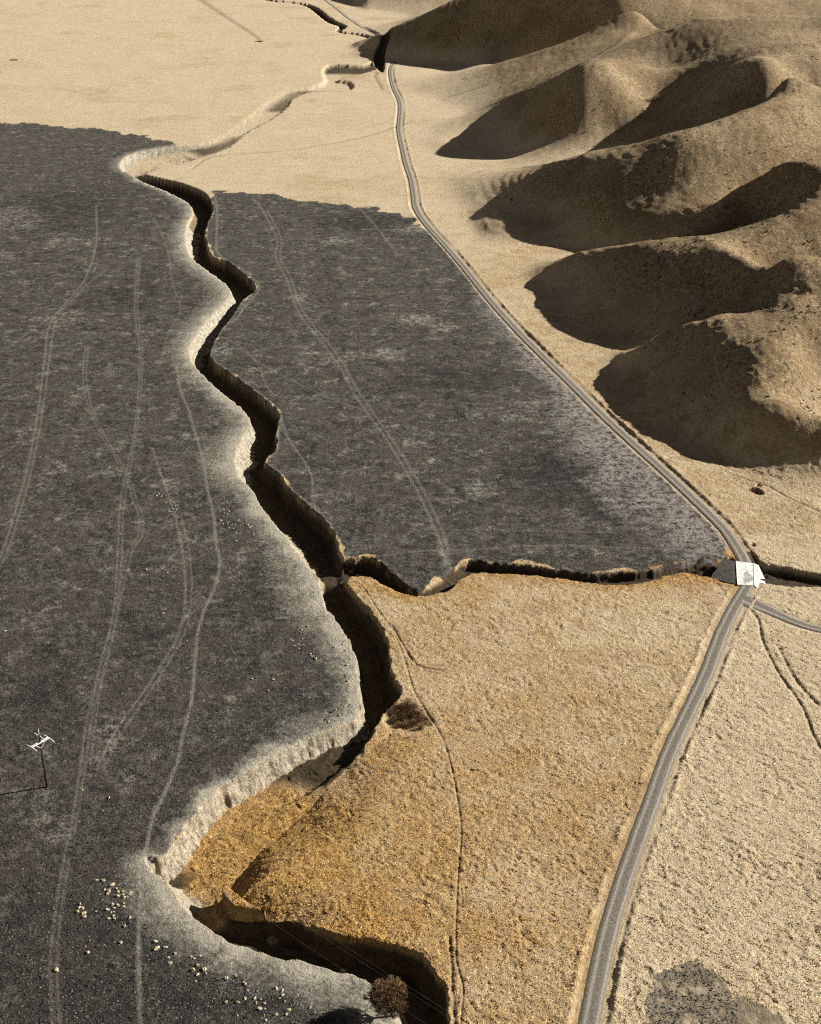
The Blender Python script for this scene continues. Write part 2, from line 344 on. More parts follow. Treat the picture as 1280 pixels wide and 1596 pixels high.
def build_hill_field():
    A = np.array(SPOTS, float)
    S = 200.0
    p = A[:, :2] / S
    d2 = (p[:, None, 0] - p[None, :, 0]) ** 2 + (p[:, None, 1] - p[None, :, 1]) ** 2
    n = len(A)
    M = np.zeros((n + 3, n + 3))
    M[:n, :n] = .5 * d2 * np.log(d2 + 1e-12) + np.eye(n) * 3e-4
    M[:n, n:] = np.column_stack([np.ones(n), p])
    M[n:, :n] = M[:n, n:].T
    c = np.linalg.solve(M, np.concatenate([A[:, 2], np.zeros(3)]))
    st = 5.0
    gx = np.arange(-120, 900, st)
    gy = np.arange(200, 2700, st)
    XX, YY = np.meshgrid(gx, gy)
    x, y = XX.ravel() / S, YY.ravel() / S
    Z = np.full(x.size, c[-3]) + c[-2] * x + c[-1] * y
    for i in range(n):
        r2 = (x - p[i, 0]) ** 2 + (y - p[i, 1]) ** 2 + 1e-12
        Z += c[i] * 0.5 * r2 * np.log(r2)
    Z = Z.reshape(XX.shape)
    def blur(A_, sig):
        r = int(3 * sig / st) + 1
        k = np.exp(-.5 * (np.arange(-r, r + 1) * st / sig) ** 2)
        k /= k.sum()
        A_ = np.pad(A_, r, mode='edge')
        A_ = sum(k[i] * A_[i:A_.shape[0] - 2 * r + i] for i in range(2 * r + 1))
        return sum(k[i] * A_[:, i:A_.shape[1] - 2 * r + i] for i in range(2 * r + 1))
    Z1, Z2 = blur(Z, 7.0), blur(Z, 26.0)
    t = sstep(.26, .31, XX / (YY + 100))          # rounder where the ridges merge into the high ground
    t = t * sstep(560, 700, YY)
    return gx, gy, Z1 * (1 - t) + Z2 * t, st

CRESTS = [[(97, 606), (107, 586), (124, 604), (130, 574), (148, 589), (163, 590), (173, 576), (190, 586), (220, 584)], [(75, 756), (87, 767), (95, 716), (110, 710), (122, 694), (146, 692), (158, 647), (185, 678), (213, 688), (254, 695)], [(52, 989), (75, 993), (91, 949), (103, 877), (128, 885), (144, 859), (174, 860), (205, 871), (231, 895), (287, 962), (391, 1113)], [(55, 1237), (90, 1209), (124, 1136), (184, 1314), (247, 1406), (254, 1232), (323, 1232), (378, 1301), (403, 1171)]]
HG = build_hill_field()
def hill_raw(x, y):
    gx, gy, Z, st = HG
    fx = np.clip((x - gx[0]) / st, 1.001, len(gx) - 3.001)
    fy = np.clip((y - gy[0]) / st, 1.001, len(gy) - 3.001)
    ix, iy = fx.astype(int), fy.astype(int)
    tx, ty = fx - ix, fy - iy
    def cw(t):
        return (-.5 * t + t * t - .5 * t ** 3, 1 - 2.5 * t * t + 1.5 * t ** 3, .5 * t + 2 * t * t - 1.5 * t ** 3, -.5 * t * t + .5 * t ** 3)
    wx, wy = cw(tx), cw(ty)
    r = np.zeros(x.size)
    for a in range(4):
        for b in range(4):
            r += wy[a] * wx[b] * Z[iy + a - 1, ix + b - 1]
    fade = sstep(-110, -60, x)
    return np.where(x < -60, r * fade - 12 * (1 - fade), r)

def softpos(f, k=0.8):
    return 0.5 * (f + np.sqrt(f * f + 4 * k * k)) - .05

aL, aR = smooth_line(GL(A_L), 3), smooth_line(GL(A_R), 3)
tL, tR = smooth_line(GL(T_L), 3), smooth_line(GL(T_R), 3)
eL, eR = GL(E_L), GL(E_R)
bL, bR = smooth_line(GL(B_L), 3), smooth_line(GL(B_R), 3)
cC = smooth_line(GL(C_C), 3)
road = smooth_line(GL(ROAD), 4)
side = smooth_line(GL(SIDE), 4)

def channel(x, y, PL, PR, seed, rough=.5):
    """depth fraction field, depth, wall mask of a two-bank channel"""
    # ragged banks: jitter the query position a little
    jx = x + rough * (noise(x, y, 5, seed) + .5 * noise(x, y, 2.1, seed + 1))
    jy = y + rough * (noise(x, y, 5, seed + 2) + .5 * noise(x, y, 2.1, seed + 3))
    poly = np.vstack([PL[:, :2], PR[::-1, :2]])
    ins = inside(jx, jy, poly)
    idx = np.nonzero(ins)[0]
    dep = np.zeros(x.size)
    lw = np.zeros(x.size)
    rw = np.zeros(x.size)
    xi, yi = jx[idx], jy[idx]
    dl, al, sl_, _ = line_dist(xi, yi, PL)
    dr, ar, sr, _ = line_dist(xi, yi, PR)
    # rills fluting the walls
    fl = 1.05 + .22 * noise(sl_, dl * .3, 2.1, seed + 5) + .22 * noise(sl_, dl * .4, .95, seed + 7) + (.35 * noise(sl_, dl * .6, 7.5, seed + 8) if seed == 21 else 0)
    tl = np.clip(dl / (al[:, 0] * fl), 0, 1)
    tr = np.clip(dr / (ar[:, 0] * (1 + .2 * noise(sr, dr * .25, 2.0, seed + 6))), 0, 1)
    f = lambda t: 1 - (1 - t) ** 1.6
    s = np.minimum(f(tl), f(tr))
    left_only = np.zeros(x.size)
    left_only[idx] = al[:, 1] * f(tl)
    # soft talus where the two meet
    D = al[:, 1]
    dep[idx] = D * s
    lw[idx] = (tl < 1) * (dl * 1.0 < dr * 3)
    rw[idx] = (tr < 1)
    return dep, lw, rw, ins, left_only

def terrain(x, y, sp):
    """x, y world; sp grid spacing at the point. Returns z and material masks"""
    n = x.size
    hr = hill_raw(x, y)
    hill = np.where(x > -115, softpos(hr), 0)
    hill = np.maximum(hill, 0)
    hill = hill * (1 - .9 * np.exp(-((x - 152) / 40) ** 2 - ((y - 452) / 18) ** 2))
    hill = hill * (1 - .9 * np.exp(-((x - 142) / 30) ** 2 - ((y - 430) / 20) ** 2))
    hm = sstep(0.3, 4.0, hill)
    z = hill.copy()
    # gentle relief of the plain
    far = sstep(300, 1500, y)
    z += (.35 * noise(x, y, 60, 3) + .18 * noise(x, y, 23, 4)) * (1 - hm)
    wx_, wy_ = x + 6 * noise(x, y, 30, 8), y + 6 * noise(x, y, 30, 9)
    hk = hm * (.35 + .65 * sstep(4, 25, hill))
    z += hk * (1.2 * noise(wx_, wy_, 60, 5) + .55 * noise(wx_, wy_, 24, 6) + .32 * noise(wx_ * 1.5, wy_ * .8, 10, 7) + .22 * noise(x, y, 5, 10))
    for P in CRESTS:
        dc, _, ac_, _ = line_dist(x, y, smooth_line(P, 3), reach=30)
        z += hm * np.where(dc < 29, 1.0 * np.exp(-(dc / 4.0) ** 2) * (1 + .3 * noise(x, y, 14, 11)), 0)
    depth = np.zeros(n)
    wall_l = np.zeros(n)
    wall_r = np.zeros(n)
    chan = np.zeros(n, bool)
    left_a = None
    for (PL, PR, sd, rg) in ((aL, aR, 21, .6), (tL, tR, 31, .7), (eL, eR, 41, .5), (bL, bR, 51, 1.6)):
        d, lw, rw, ins, lo = channel(x, y, PL, PR, sd, rg)
        if sd == 21:
            left_a, in_a = lo, ins
        if sd in (31, 41):
            lw = lw * 0
        m = d > depth
        depth = np.where(m, d, depth)
        wall_l = np.maximum(wall_l, lw * (d > .08))
        wall_r = np.maximum(wall_r, rw * (d > .3))
        chan |= ins
    d, at, arc, _ = line_dist(x, y, cC, reach=30)
    if at is not None:
        dd = at[:, 1] * (1 - sstep(.55, 1.0, (d + 1.0 * noise(x, y, 7, 61)) / np.maximum(at[:, 0], .1))) * (d < 30)
        depth = np.maximum(depth, dd)
        chan |= dd > .1
    # neck between junction pool and lower reach: a saddle of spoil crosses the floor
    jx, jy = G(520, 903)
    neck = np.exp(-(((y - jy) + .15 * (x - jx)) / 2.6) ** 2) * sstep(16, 9, np.abs(x - jx))
    depth = depth * (1 - .62 * neck)
    # side hollow with brush east of the lower reach
    bx, by = G(640, 1118)
    q = np.hypot((x - bx + 1) / 8.5, (y - by) / 7.5)
    hollow = sstep(1.0, .35, q + .15 * noise(x, y, 4, 71))
    depth = np.maximum(depth, 1.6 * hollow)
    # slip-off slope: the land drops toward the inside of the great bend
    dsl, asl, _, _ = line_dist(x, y, smooth_line(GL(SLIP), 3), reach=40)
    near = dsl < 35
    low = np.where(near, asl[:, 0] * np.clip(1 - (dsl + .8 * noise(x, y, 9, 83)) / np.maximum(asl[:, 1], 1), 0, 1) ** 1.35, 0)
    rb_, _, _, _ = line_dist(x, y, aL[:, :2], reach=12)
    low = np.where(in_a, np.minimum(np.where(near, asl[:, 0], 0), left_a), np.where(rb_ < 11.9, 0, low))
    dl0, _, _, sgo = line_dist(x, y, aL[:, :2], reach=60, side=True)
    low = np.where(in_a | (sgo < 0), low, 0)
    zdep = np.maximum(depth, low)
    z -= zdep * (1 + .05 * noise(x, y, 6, 81))
    # collapse pits
    pit = np.zeros(n)
    for (px, py, a, b, ang, dp) in ((1179,766,3.9,2.1,-1.05,4.0),(1183,757,1.2,1.0,0,3.0),(249,297,2.6,.8,-.25,1.4),(237,1342,2.6,1.4,-.9,.85),(513,1110,.8,.5,0,.6),(505,1122,.6,.5,0,.5)):
        cx, cy = G(px, py)
        ca, sa = math.cos(ang), math.sin(ang)
        u = ((x - cx) * ca + (y - cy) * sa) / a
        v = (-(x - cx) * sa + (y - cy) * ca) / b
        near = (np.abs(x - cx) < 12) & (np.abs(y - cy) < 12)
        q = np.where(near, np.hypot(u, v) + .2 * noise(x, y, 1.5, 91), 9)
        z -= dp * sstep(1.0, .8, q)
        pit = np.maximum(pit, sstep(1.05, .85, q) * (dp > .9))
    # road bed and its cut
    drd, _, arcr, sg = line_dist(x, y, road[:, :2], reach=30, side=True)
    dsd, _, _, _ = line_dist(x, y, side[:, :2], reach=30)
    rb = sstep(4.6, 3.2, drd)
    rb2 = sstep(3.6, 2.3, dsd)
    rbm = np.maximum(rb, rb2)
    dch = depth.copy()
    z = z * (1 - rbm) + rbm * np.where(hm > .5, z, -.25)
    east = (sg > 0)
    berm = np.exp(-((drd - 4.6) / .8) ** 2)
    z += .42 * berm * (1 - (depth > .5)) * np.clip(.35 + .9 * noise(x, y, 6, 101) + .5 * noise(x, y, 2.2, 102), 0, 1.2)
    # stock paths
    rut = np.zeros(n)
    for (dp, hw, P) in RUTS:
        d, _, _, _ = line_dist(x, y, smooth_line(GL(P), 3)[:, :2], reach=12)
        hw2 = np.maximum(hw, sp * .7)
        m = np.exp(-(d / hw2) ** 2)
        rut = np.maximum(rut, m)
        z -= dp * m * 1.4
    track = np.zeros(n)
    for (st, hw, P) in TRACKS:
        d, _, _, _ = line_dist(x, y, smooth_line(GL(P), 3)[:, :2], reach=12)
        hw2 = np.maximum(hw, sp * .6)
        track = np.maximum(track, st * np.exp(-(d / hw2) ** 2))
    for (st, hw, P) in PATH_PALE:
        d, _, _, _ = line_dist(x, y, smooth_line(GL(P), 3)[:, :2], reach=40)
        track = np.maximum(track, st * np.exp(-(d / hw) ** 2))
    for (st, hw, P) in HTRAILS:
        X_, Y_ = G([q[0] for q in P], [q[1] for q in P], np.array([q[2] for q in P]))
        d, _, _, _ = line_dist(x, y, smooth_line(np.column_stack([X_, Y_]), 3), reach=14)
        track = np.maximum(track, st * np.exp(-(d / np.maximum(hw, sp * .6)) ** 2))
    # ---- burnt ground
    burnL = np.vstack([GL([(-1500,192),(-300,188),(0,190),(60,193),(130,199),(210,209),(262,221),(300,234),(250,250),(206,272)])[:, :2], aL[:, :2], GL([(500,2100),(-1500,2100)])[:, :2]])
    rl = road[(road[:, 1] > G(640, 866)[1]) & (road[:, 1] < G(640, 350)[1])][:, :2]
    burnR = np.vstack([GL([(333,300),(420,303),(480,313),(560,322),(620,335),(652,347)])[:, :2], rl, tL[::-1, :2][(tL[::-1, 0] > G(535, 875)[0])], aR[::-1, :2][(aR[::-1, 1] > G(524, 850)[1]) & (aR[::-1, 1] < G(325, 305)[1])]])
    jx2 = x + sp * 2 * noise(x, y, 9, 111) + 2.2 * noise(x, y, 14, 112) + 1.2 * noise(x, y, 4, 115)
    jy2 = y + sstep(500, 800, y) * (9 * noise(x, y, 26, 116) + 6 * noise(x, y, 9, 117)) + 4 * noise(x, y, 16, 113) + 2 * noise(x, y, 5, 114)
    burn = (inside(jx2, jy2, burnL) & ~(chan & (depth > .15))) | inside(jx2, jy2, burnR)
    burn = burn.astype(float)
    patch = smooth_line(GL([(1000,1590),(1012,1545),(1030,1515),(1060,1498),(1085,1500),(1105,1512),(1130,1525),(1140,1545),(1150,1560),(1180,1565),(1205,1580),(1225,1600),(1230,1700),(1000,1700),(1000,1590)]), 3)
    pj = inside(x + 1.2 * fbm(x, y, 5, 4, 121), y + 1.4 * fbm(x, y, 5, 4, 125), patch)
    pj = pj * (.6 + .4 * sstep(-.7, .1, fbm(x, y, 4.5, 4, 129)))
    burn = np.maximum(burn, .68 * pj)
    # burnt colour laid on the side gully's far bank to paint its shade
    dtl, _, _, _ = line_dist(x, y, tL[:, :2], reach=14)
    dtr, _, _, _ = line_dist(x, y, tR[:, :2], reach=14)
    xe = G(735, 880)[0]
    tshade = chan & (dtl < dtr * 1.6) & (dtl < 9) & (x > xe) & (x < G(1120, 880)[0])
    burn = np.maximum(burn, tshade * 1.0)
    burn = np.where((sgo > 0) & (dl0 < 9) & ~chan & (y < aL[0, 1]), 1.0, burn)
    burn *= (1 - (drd < 3.2))
    # pale fringe of unburnt, trampled soil along the left rim
    dl, al, arcl, _ = line_dist(x, y, np.column_stack([aL[:, 0], aL[:, 1]]), reach=45)
    fr = np.array([(206,2),(300,3),(345,5),(400,6),(460,7),(520,6),(580,5),(660,6),(720,9),(780,4),(830,5),(880,7),(940,9),(1000,6),(1060,4),(1110,5),(1150,3),(1250,1.5),(1330,2),(1360,4),(1400,6.5),(1440,6),(1480,4.5),(1540,5.5),(1600,7)], float)
    fy = G(np.full(len(fr), 640.0), fr[:, 0])[1]
    wfr = np.interp(y, fy[::-1], fr[::-1, 1])
    fringe = np.clip(1 - (dl + 2.6 * fbm(x, y, 9, 4, 131)) / (wfr * 1.7 + 3), 0, 1) ** .9 * (dl < 44) * (burn > 0)
    db, _, _, _ = line_dist(x, y, bL[:, :2], reach=30)
    fringe = np.maximum(fringe, np.clip(1 - db / 9, 0, 1) * (db < 25) * (burn > 0) * .8)
    # right rim: thin pale line
    dr_, _, _, _ = line_dist(x, y, aR[:, :2], reach=20)
    fringe = np.maximum(fringe, .6 * np.exp(-(dr_ / 1.2) ** 2) * (burn > 0))
    # the roadside half of the right field burnt lightly
    # dusty strip beside the road, widest towards the crossing
    wl_ = 12 + 24 * np.exp(-((y - G(1040, 760)[1]) / 70) ** 2)
    light = np.exp(-(drd / wl_) ** 2) * sstep(G(640, 380)[1], G(640, 560)[1], y) * sstep(-900, 0, x)
    ashm = np.zeros(n)
    for (px, py, rx, ry, a) in ((30,345,45,16,1.0),(20,330,25,10,.8),(10,400,18,8,.5),(650,497,38,9,.9),(690,512,22,8,.8),(600,552,26,9,1.0),(520,375,30,7,.7),(655,355,42,7,.9),(640,690,16,8,.9),
                                (750,762,30,12,.7),(470,465,14,10,.6),(820,640,50,22,.45),(105,500,60,20,.35),(80,1300,35,25,.5),(175,1150,40,25,.3),(60,960,50,30,.25),(500,560,40,14,.4),(100,375,60,12,.5),(690,860,14,14,.6),(350,545,22,14,.5)):
        cx, cy = G(px, py)
        sx_ = rx * (cy * math.cos(PITCH) + CAM_H * math.sin(PITCH)) / FPX
        sy_ = abs(G(px, py - ry)[1] - G(px, py + ry)[1]) / 2
        ashm = np.maximum(ashm, a * np.exp(-((x - cx) / sx_) ** 2 - ((y - cy) / sy_) ** 2))
    blkm = np.zeros(n)
    for (px, py, rx, ry, a) in ((890,740,110,50,1.0),(960,790,60,30,.9),(560,345,90,16,.7),(700,590,110,30,.6),(90,330,130,45,.6),(200,460,80,30,.5),(60,1080,70,50,.6),(230,1000,40,30,.4),(400,930,30,20,.5),(150,770,70,25,.4),(470,720,40,30,.4),(640,250,1,1,0)):
        cx, cy = G(px, py)
        sx_ = rx * (cy * math.cos(PITCH) + CAM_H * math.sin(PITCH)) / FPX
        sy_ = abs(G(px, py - ry)[1] - G(px, py + ry)[1]) / 2
        blkm = np.maximum(blkm, a * np.exp(-((x - cx) / sx_) ** 2 - ((y - cy) / sy_) ** 2))
    # ---- bare cream soil of the cliffs
    cliff = wall_l * sstep(0, .2, depth)
    bx0, by0 = G(235, 245)
    farb = (y > 850) * sstep(25, 55, np.hypot(x - bx0, (y - by0) * .7))
    cliff = cliff * (1 - .75 * farb)
    floor = (depth > .3) * 1.0
    er = (x > np.interp(y, road[::-1, 1], road[::-1, 0]) + 3) & (y < 420)
    # ---- gold: rank orange grass in the damp bends
    gx_, gy_ = G(420, 1300)
    gold = np.exp(-((x - gx_) ** 2 / (2 * 28 ** 2) + (y - gy_) ** 2 / (2 * 26 ** 2)))
    gx_, gy_ = G(600, 1330)
    gold = np.maximum(gold, .6 * np.exp(-((x - gx_) ** 2 / (2 * 48 ** 2) + (y - gy_) ** 2 / (2 * 60 ** 2))))
    gx_, gy_ = G(560, 1450)
    gold = np.maximum(gold, .75 * np.exp(-((x - gx_) ** 2 / (2 * 30 ** 2) + (y - gy_) ** 2 / (2 * 14 ** 2))))
    dt, _, _, _ = line_dist(x, y, tR[:, :2], reach=20)
    gold = np.maximum(gold, .8 * np.exp(-(dt / 5) ** 2))
    for (px, py, r) in ((470,860,6),(300,550,7),(1060,880,10),(560,900,8),(375,700,4),(720,905,8),(1150,880,8)):
        cx, cy = G(px, py)
        gold = np.maximum(gold, .9 * np.exp(-((x - cx) ** 2 + (y - cy) ** 2) / (2 * r * r)))
    gold = gold * (1 - .9 * np.clip(tshade * 1.0, 0, 1))
    gold = gold * np.where(er, .25, 1) + .16 * ((y < 420) & ~er)
    gold = np.clip(gold + .25 * fbm(x, y, 18, 3, 141), 0, 1)
    # ---- small relief: tussocks and clods, faded where the sheet is too coarse for them
    rbm_ = np.maximum(rbm, 0)
    amp = (1 - rbm_) * np.where(burn > .5, .45, 1.0)
    amp = amp * (1 - .5 * sstep(300, 900, y) * (1 - hm))
    wq = 2.2 * noise(x, y, 9, 156) + 1.1 * noise(x, y, 4, 157)
    pat = 1 + .55 * noise(x, y, 16, 158) + .35 * noise(x, y, 6, 159)
    for (wl, a, sd) in ((3.4, .14, 151), (1.9, .15, 152), (1.1, .11, 153), (.65, .06, 154)):
        fade = sstep(.62, .3, sp / wl)
        if fade.max() > 0:
            ca, sa = .7071, -.7071
            z += a * amp * fade * noise(((x + wq) * ca + y * sa) * .74, (-(x + wq) * sa + y * ca) * 1.12, wl, sd) * pat
    # stock terraces contouring the hillsides
    ter = np.sin(hill * 2 * math.pi / 2.7 + 2.0 * noise(x, y, 30, 161))
    z += hm * .11 * ter * sstep(.1, .5, .5 + noise(x, y, 55, 162)) * sstep(2.6, 1.2, sp)
    # shade painted into the earth colour: the deep bed and the steep bank under the right rim, not the grassy bends
    gin = np.zeros(n)
    for (px, py, rx, ry) in ((400,1270,24,20),(330,1370,8,10),(250,250,30,50),(400,190,60,60),(520,125,60,60)):
        cx, cy = G(px, py)
        gin = np.maximum(gin, np.exp(-((x - cx) / rx) ** 2 - ((y - cy) / ry) ** 2))
    shadem = sstep(.8, 2.2, depth) * (1 - cliff) * (1 - sstep(.25, .5, gin))
    shadem = np.maximum(shadem, pit)  # pit interiors take the same painted darkness
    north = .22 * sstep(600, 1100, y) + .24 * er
    # darkest, smoothest char in the south-west
    cx, cy = G(40, 1560)
    char = np.exp(-(((x - cx) / 55) ** 2 + ((y - cy) / 38) ** 2)) + .45 * sstep(0, 60, 420 - y + 0 * x) * .6
    masks = dict(ashm=ashm, blkm=blkm, hillc=sstep(1.5, 26, hill + 3 * noise(x, y, 25, 13)), char=np.clip(char, 0, 1), shadem=shadem, north=north, burn=burn, fringe=fringe, cliff=cliff, floor=floor, gold=gold, track=track, rut=rut, hill=hm, light=light, road=rbm, depth=depth)
    return z, masks

# ------------------------------------------------------------------ ground sheet
def ang_rows(y0, y1, n):
    """rows evenly spread in viewing angle between photo rows y0 (far) and y1 (near)"""
    return None

Q = 1.0
NR, NC = int(1650 * Q), int(1250 * Q)
py_ = np.concatenate([np.linspace(2000, -40, NR)])
Yr = G(np.full(py_.size, 640.0), py_)[1]
extra = np.concatenate([[Yr[-1] * k for k in (1.02, 1.06, 1.12, 1.2, 1.35, 1.6, 2.0, 2.8, 4.0, 6.0)]])
near_rows = np.array([20.0, 60.0, 90.0, 110.0])
near_rows = near_rows[near_rows < Yr[0] - 5]
Yr = np.concatenate([near_rows, Yr, extra])
px_ = np.linspace(-210, 1490, NC)
# side wings, coarser
wing = np.array([-6000., -3500., -2200., -1500., -1000., -700., -500., -380., -290.])
px_ = np.concatenate([wing, px_, (1280 - wing)[::-1]])
u = (px_ - 640) / FPX
dist = np.sqrt(Yr ** 2 + CAM_H ** 2)
cosang = (Yr * math.cos(PITCH) + CAM_H * math.sin(PITCH))     # camera depth of each row at ground level
XX = cosang[:, None] * u[None, :]
YY = np.repeat(Yr[:, None], px_.size, 1)
dYr = np.gradient(Yr)
dXr = cosang * (px_[60] - px_[59]) / FPX
SP = np.repeat(np.maximum(dXr, dYr * .6)[:, None], px_.size, 1)
nR, nC = XX.shape
x, y, sp = XX.ravel(), YY.ravel(), SP.ravel()
z, MK = terrain(x, y, sp)

def sample_z(qx, qy):
    zz, _ = terrain(np.atleast_1d(np.asarray(qx, float)), np.atleast_1d(np.asarray(qy, float)), np.full(np.atleast_1d(qx).size, .3))
    return zz

idx = np.arange(nR * nC).reshape(nR, nC)
quads = np.stack([idx[:-1, :-1], idx[:-1, 1:], idx[1:, 1:], idx[1:, :-1]], -1).reshape(-1, 4)
fc = lambda a: a[quads].mean(1)
f_chan = fc((MK['depth'] > .25).astype(float)) > .5
f_hill = (fc(MK['hill']) > .35) & ~f_chan
f_plain = ~(f_chan | f_hill)

def grid_mesh(name, fmask, mat):
    q = quads[fmask]
    used, inv = np.unique(q.ravel(), return_inverse=True)
    me = bpy.data.meshes.new(name)
    co = np.column_stack([x[used], y[used], z[used]]).astype(np.float32)
    me.vertices.add(len(used))
    me.vertices.foreach_set('co', co.ravel())
    me.loops.add(q.size)
    me.loops.foreach_set('vertex_index', inv.astype(np.int32))
    me.polygons.add(len(q))
    me.polygons.foreach_set('loop_start', np.arange(0, q.size, 4, dtype=np.int32))
    me.polygons.foreach_set('loop_total', np.full(len(q), 4, dtype=np.int32))
    me.polygons.foreach_set('use_smooth', np.ones(len(q), dtype=bool))
    me.update(calc_edges=True)
    for k1, names in (('maska', ('burn', 'fringe', 'cliff')), ('maskb', ('gold', 'track', 'floor')), ('maskc', ('hillc', 'light', 'rut')), ('maskd', ('shadem', 'north', 'char')), ('maske', ('ashm', 'blkm', 'rut'))):
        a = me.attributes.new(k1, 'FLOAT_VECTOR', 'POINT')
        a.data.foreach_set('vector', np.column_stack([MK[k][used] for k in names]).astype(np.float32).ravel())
    ob = bpy.data.objects.new(name, me)
    COL.objects.link(ob)
    me.materials.append(mat)
    ob['kind'] = 'structure'
    return ob

# ------------------------------------------------------------------ materials
class NB:
    def __init__(self, name):
        self.m = bpy.data.materials.new(name)
        self.m.use_nodes = True
        self.t = self.m.node_tree
        self.t.nodes.clear()
        self.out = self.t.nodes.new('ShaderNodeOutputMaterial')
        self.p = self.t.nodes.new('ShaderNodeBsdfPrincipled')
        self.p.inputs['Roughness'].default_value = .95
        self.p.inputs['Specular IOR Level'].default_value = .15
        self.t.links.new(self.p.outputs[0], self.out.inputs[0])
    def n(self, kind, **kw):
        nd = self.t.nodes.new(kind)
        for k, v in kw.items():
            setattr(nd, k, v)
        return nd
    def l(self, a, b):
        self.t.links.new(a, b)
    def noise(self, vec, scale, detail=4, rough=.55, dist=0):
        nd = self.n('ShaderNodeTexNoise')
        nd.inputs['Scale'].default_value = scale
        nd.inputs['Detail'].default_value = detail
        nd.inputs['Roughness'].default_value = rough
        nd.inputs['Distortion'].default_value = dist
        self.l(vec, nd.inputs['Vector'])
        return nd.outputs[0]
    def ramp(self, fac, stops):
        nd = self.n('ShaderNodeValToRGB')
        e = nd.color_ramp.elements
        while len(e) < len(stops):
            e.new(.5)
        for i, (p, c) in enumerate(stops):
            e[i].position = p
            e[i].color = (*c, 1) if len(c) == 3 else c
        self.l(fac, nd.inputs[0])
        return nd.outputs[0]
    def mix(self, f, a, b, mode='MIX'):
        nd = self.n('ShaderNodeMix', data_type='RGBA', blend_type=mode)
        for s, v in ((nd.inputs[0], f), (nd.inputs[6], a), (nd.inputs[7], b)):
            if isinstance(v, (int, float)):
                s.default_value = v
            elif isinstance(v, tuple):
                s.default_value = (*v, 1)
            else:
                self.l(v, s)
        return nd.outputs[2]
    def math(self, op, a, b=None, clamp=False):
        nd = self.n('ShaderNodeMath', operation=op, use_clamp=clamp)
        for s, v in ((nd.inputs[0], a), (nd.inputs[1], b)):
            if v is None:
                continue
            if isinstance(v, (int, float)):
                s.default_value = v
            else:
                self.l(v, s)
        return nd.outputs[0]
    def mr(self, v, a, b, c=0, d=1):
        nd = self.n('ShaderNodeMapRange', clamp=True)
        self.l(v, nd.inputs[0])
        for i, q in enumerate((a, b, c, d)):
            nd.inputs[i + 1].default_value = q
        return nd.outputs[0]
    def attr(self, name):
        nd = self.n('ShaderNodeAttribute', attribute_name=name)
        s = self.n('ShaderNodeSeparateXYZ')
        self.l(nd.outputs['Vector'], s.inputs[0])
        return s.outputs
    def bump(self, h, dist, strength=1.0):
        nd = self.n('ShaderNodeBump')
        nd.inputs['Distance'].default_value = dist
        nd.inputs['Strength'].default_value = strength
        self.l(h, nd.inputs['Height'])
        self.l(nd.outputs[0], self.p.inputs['Normal'])
        return nd

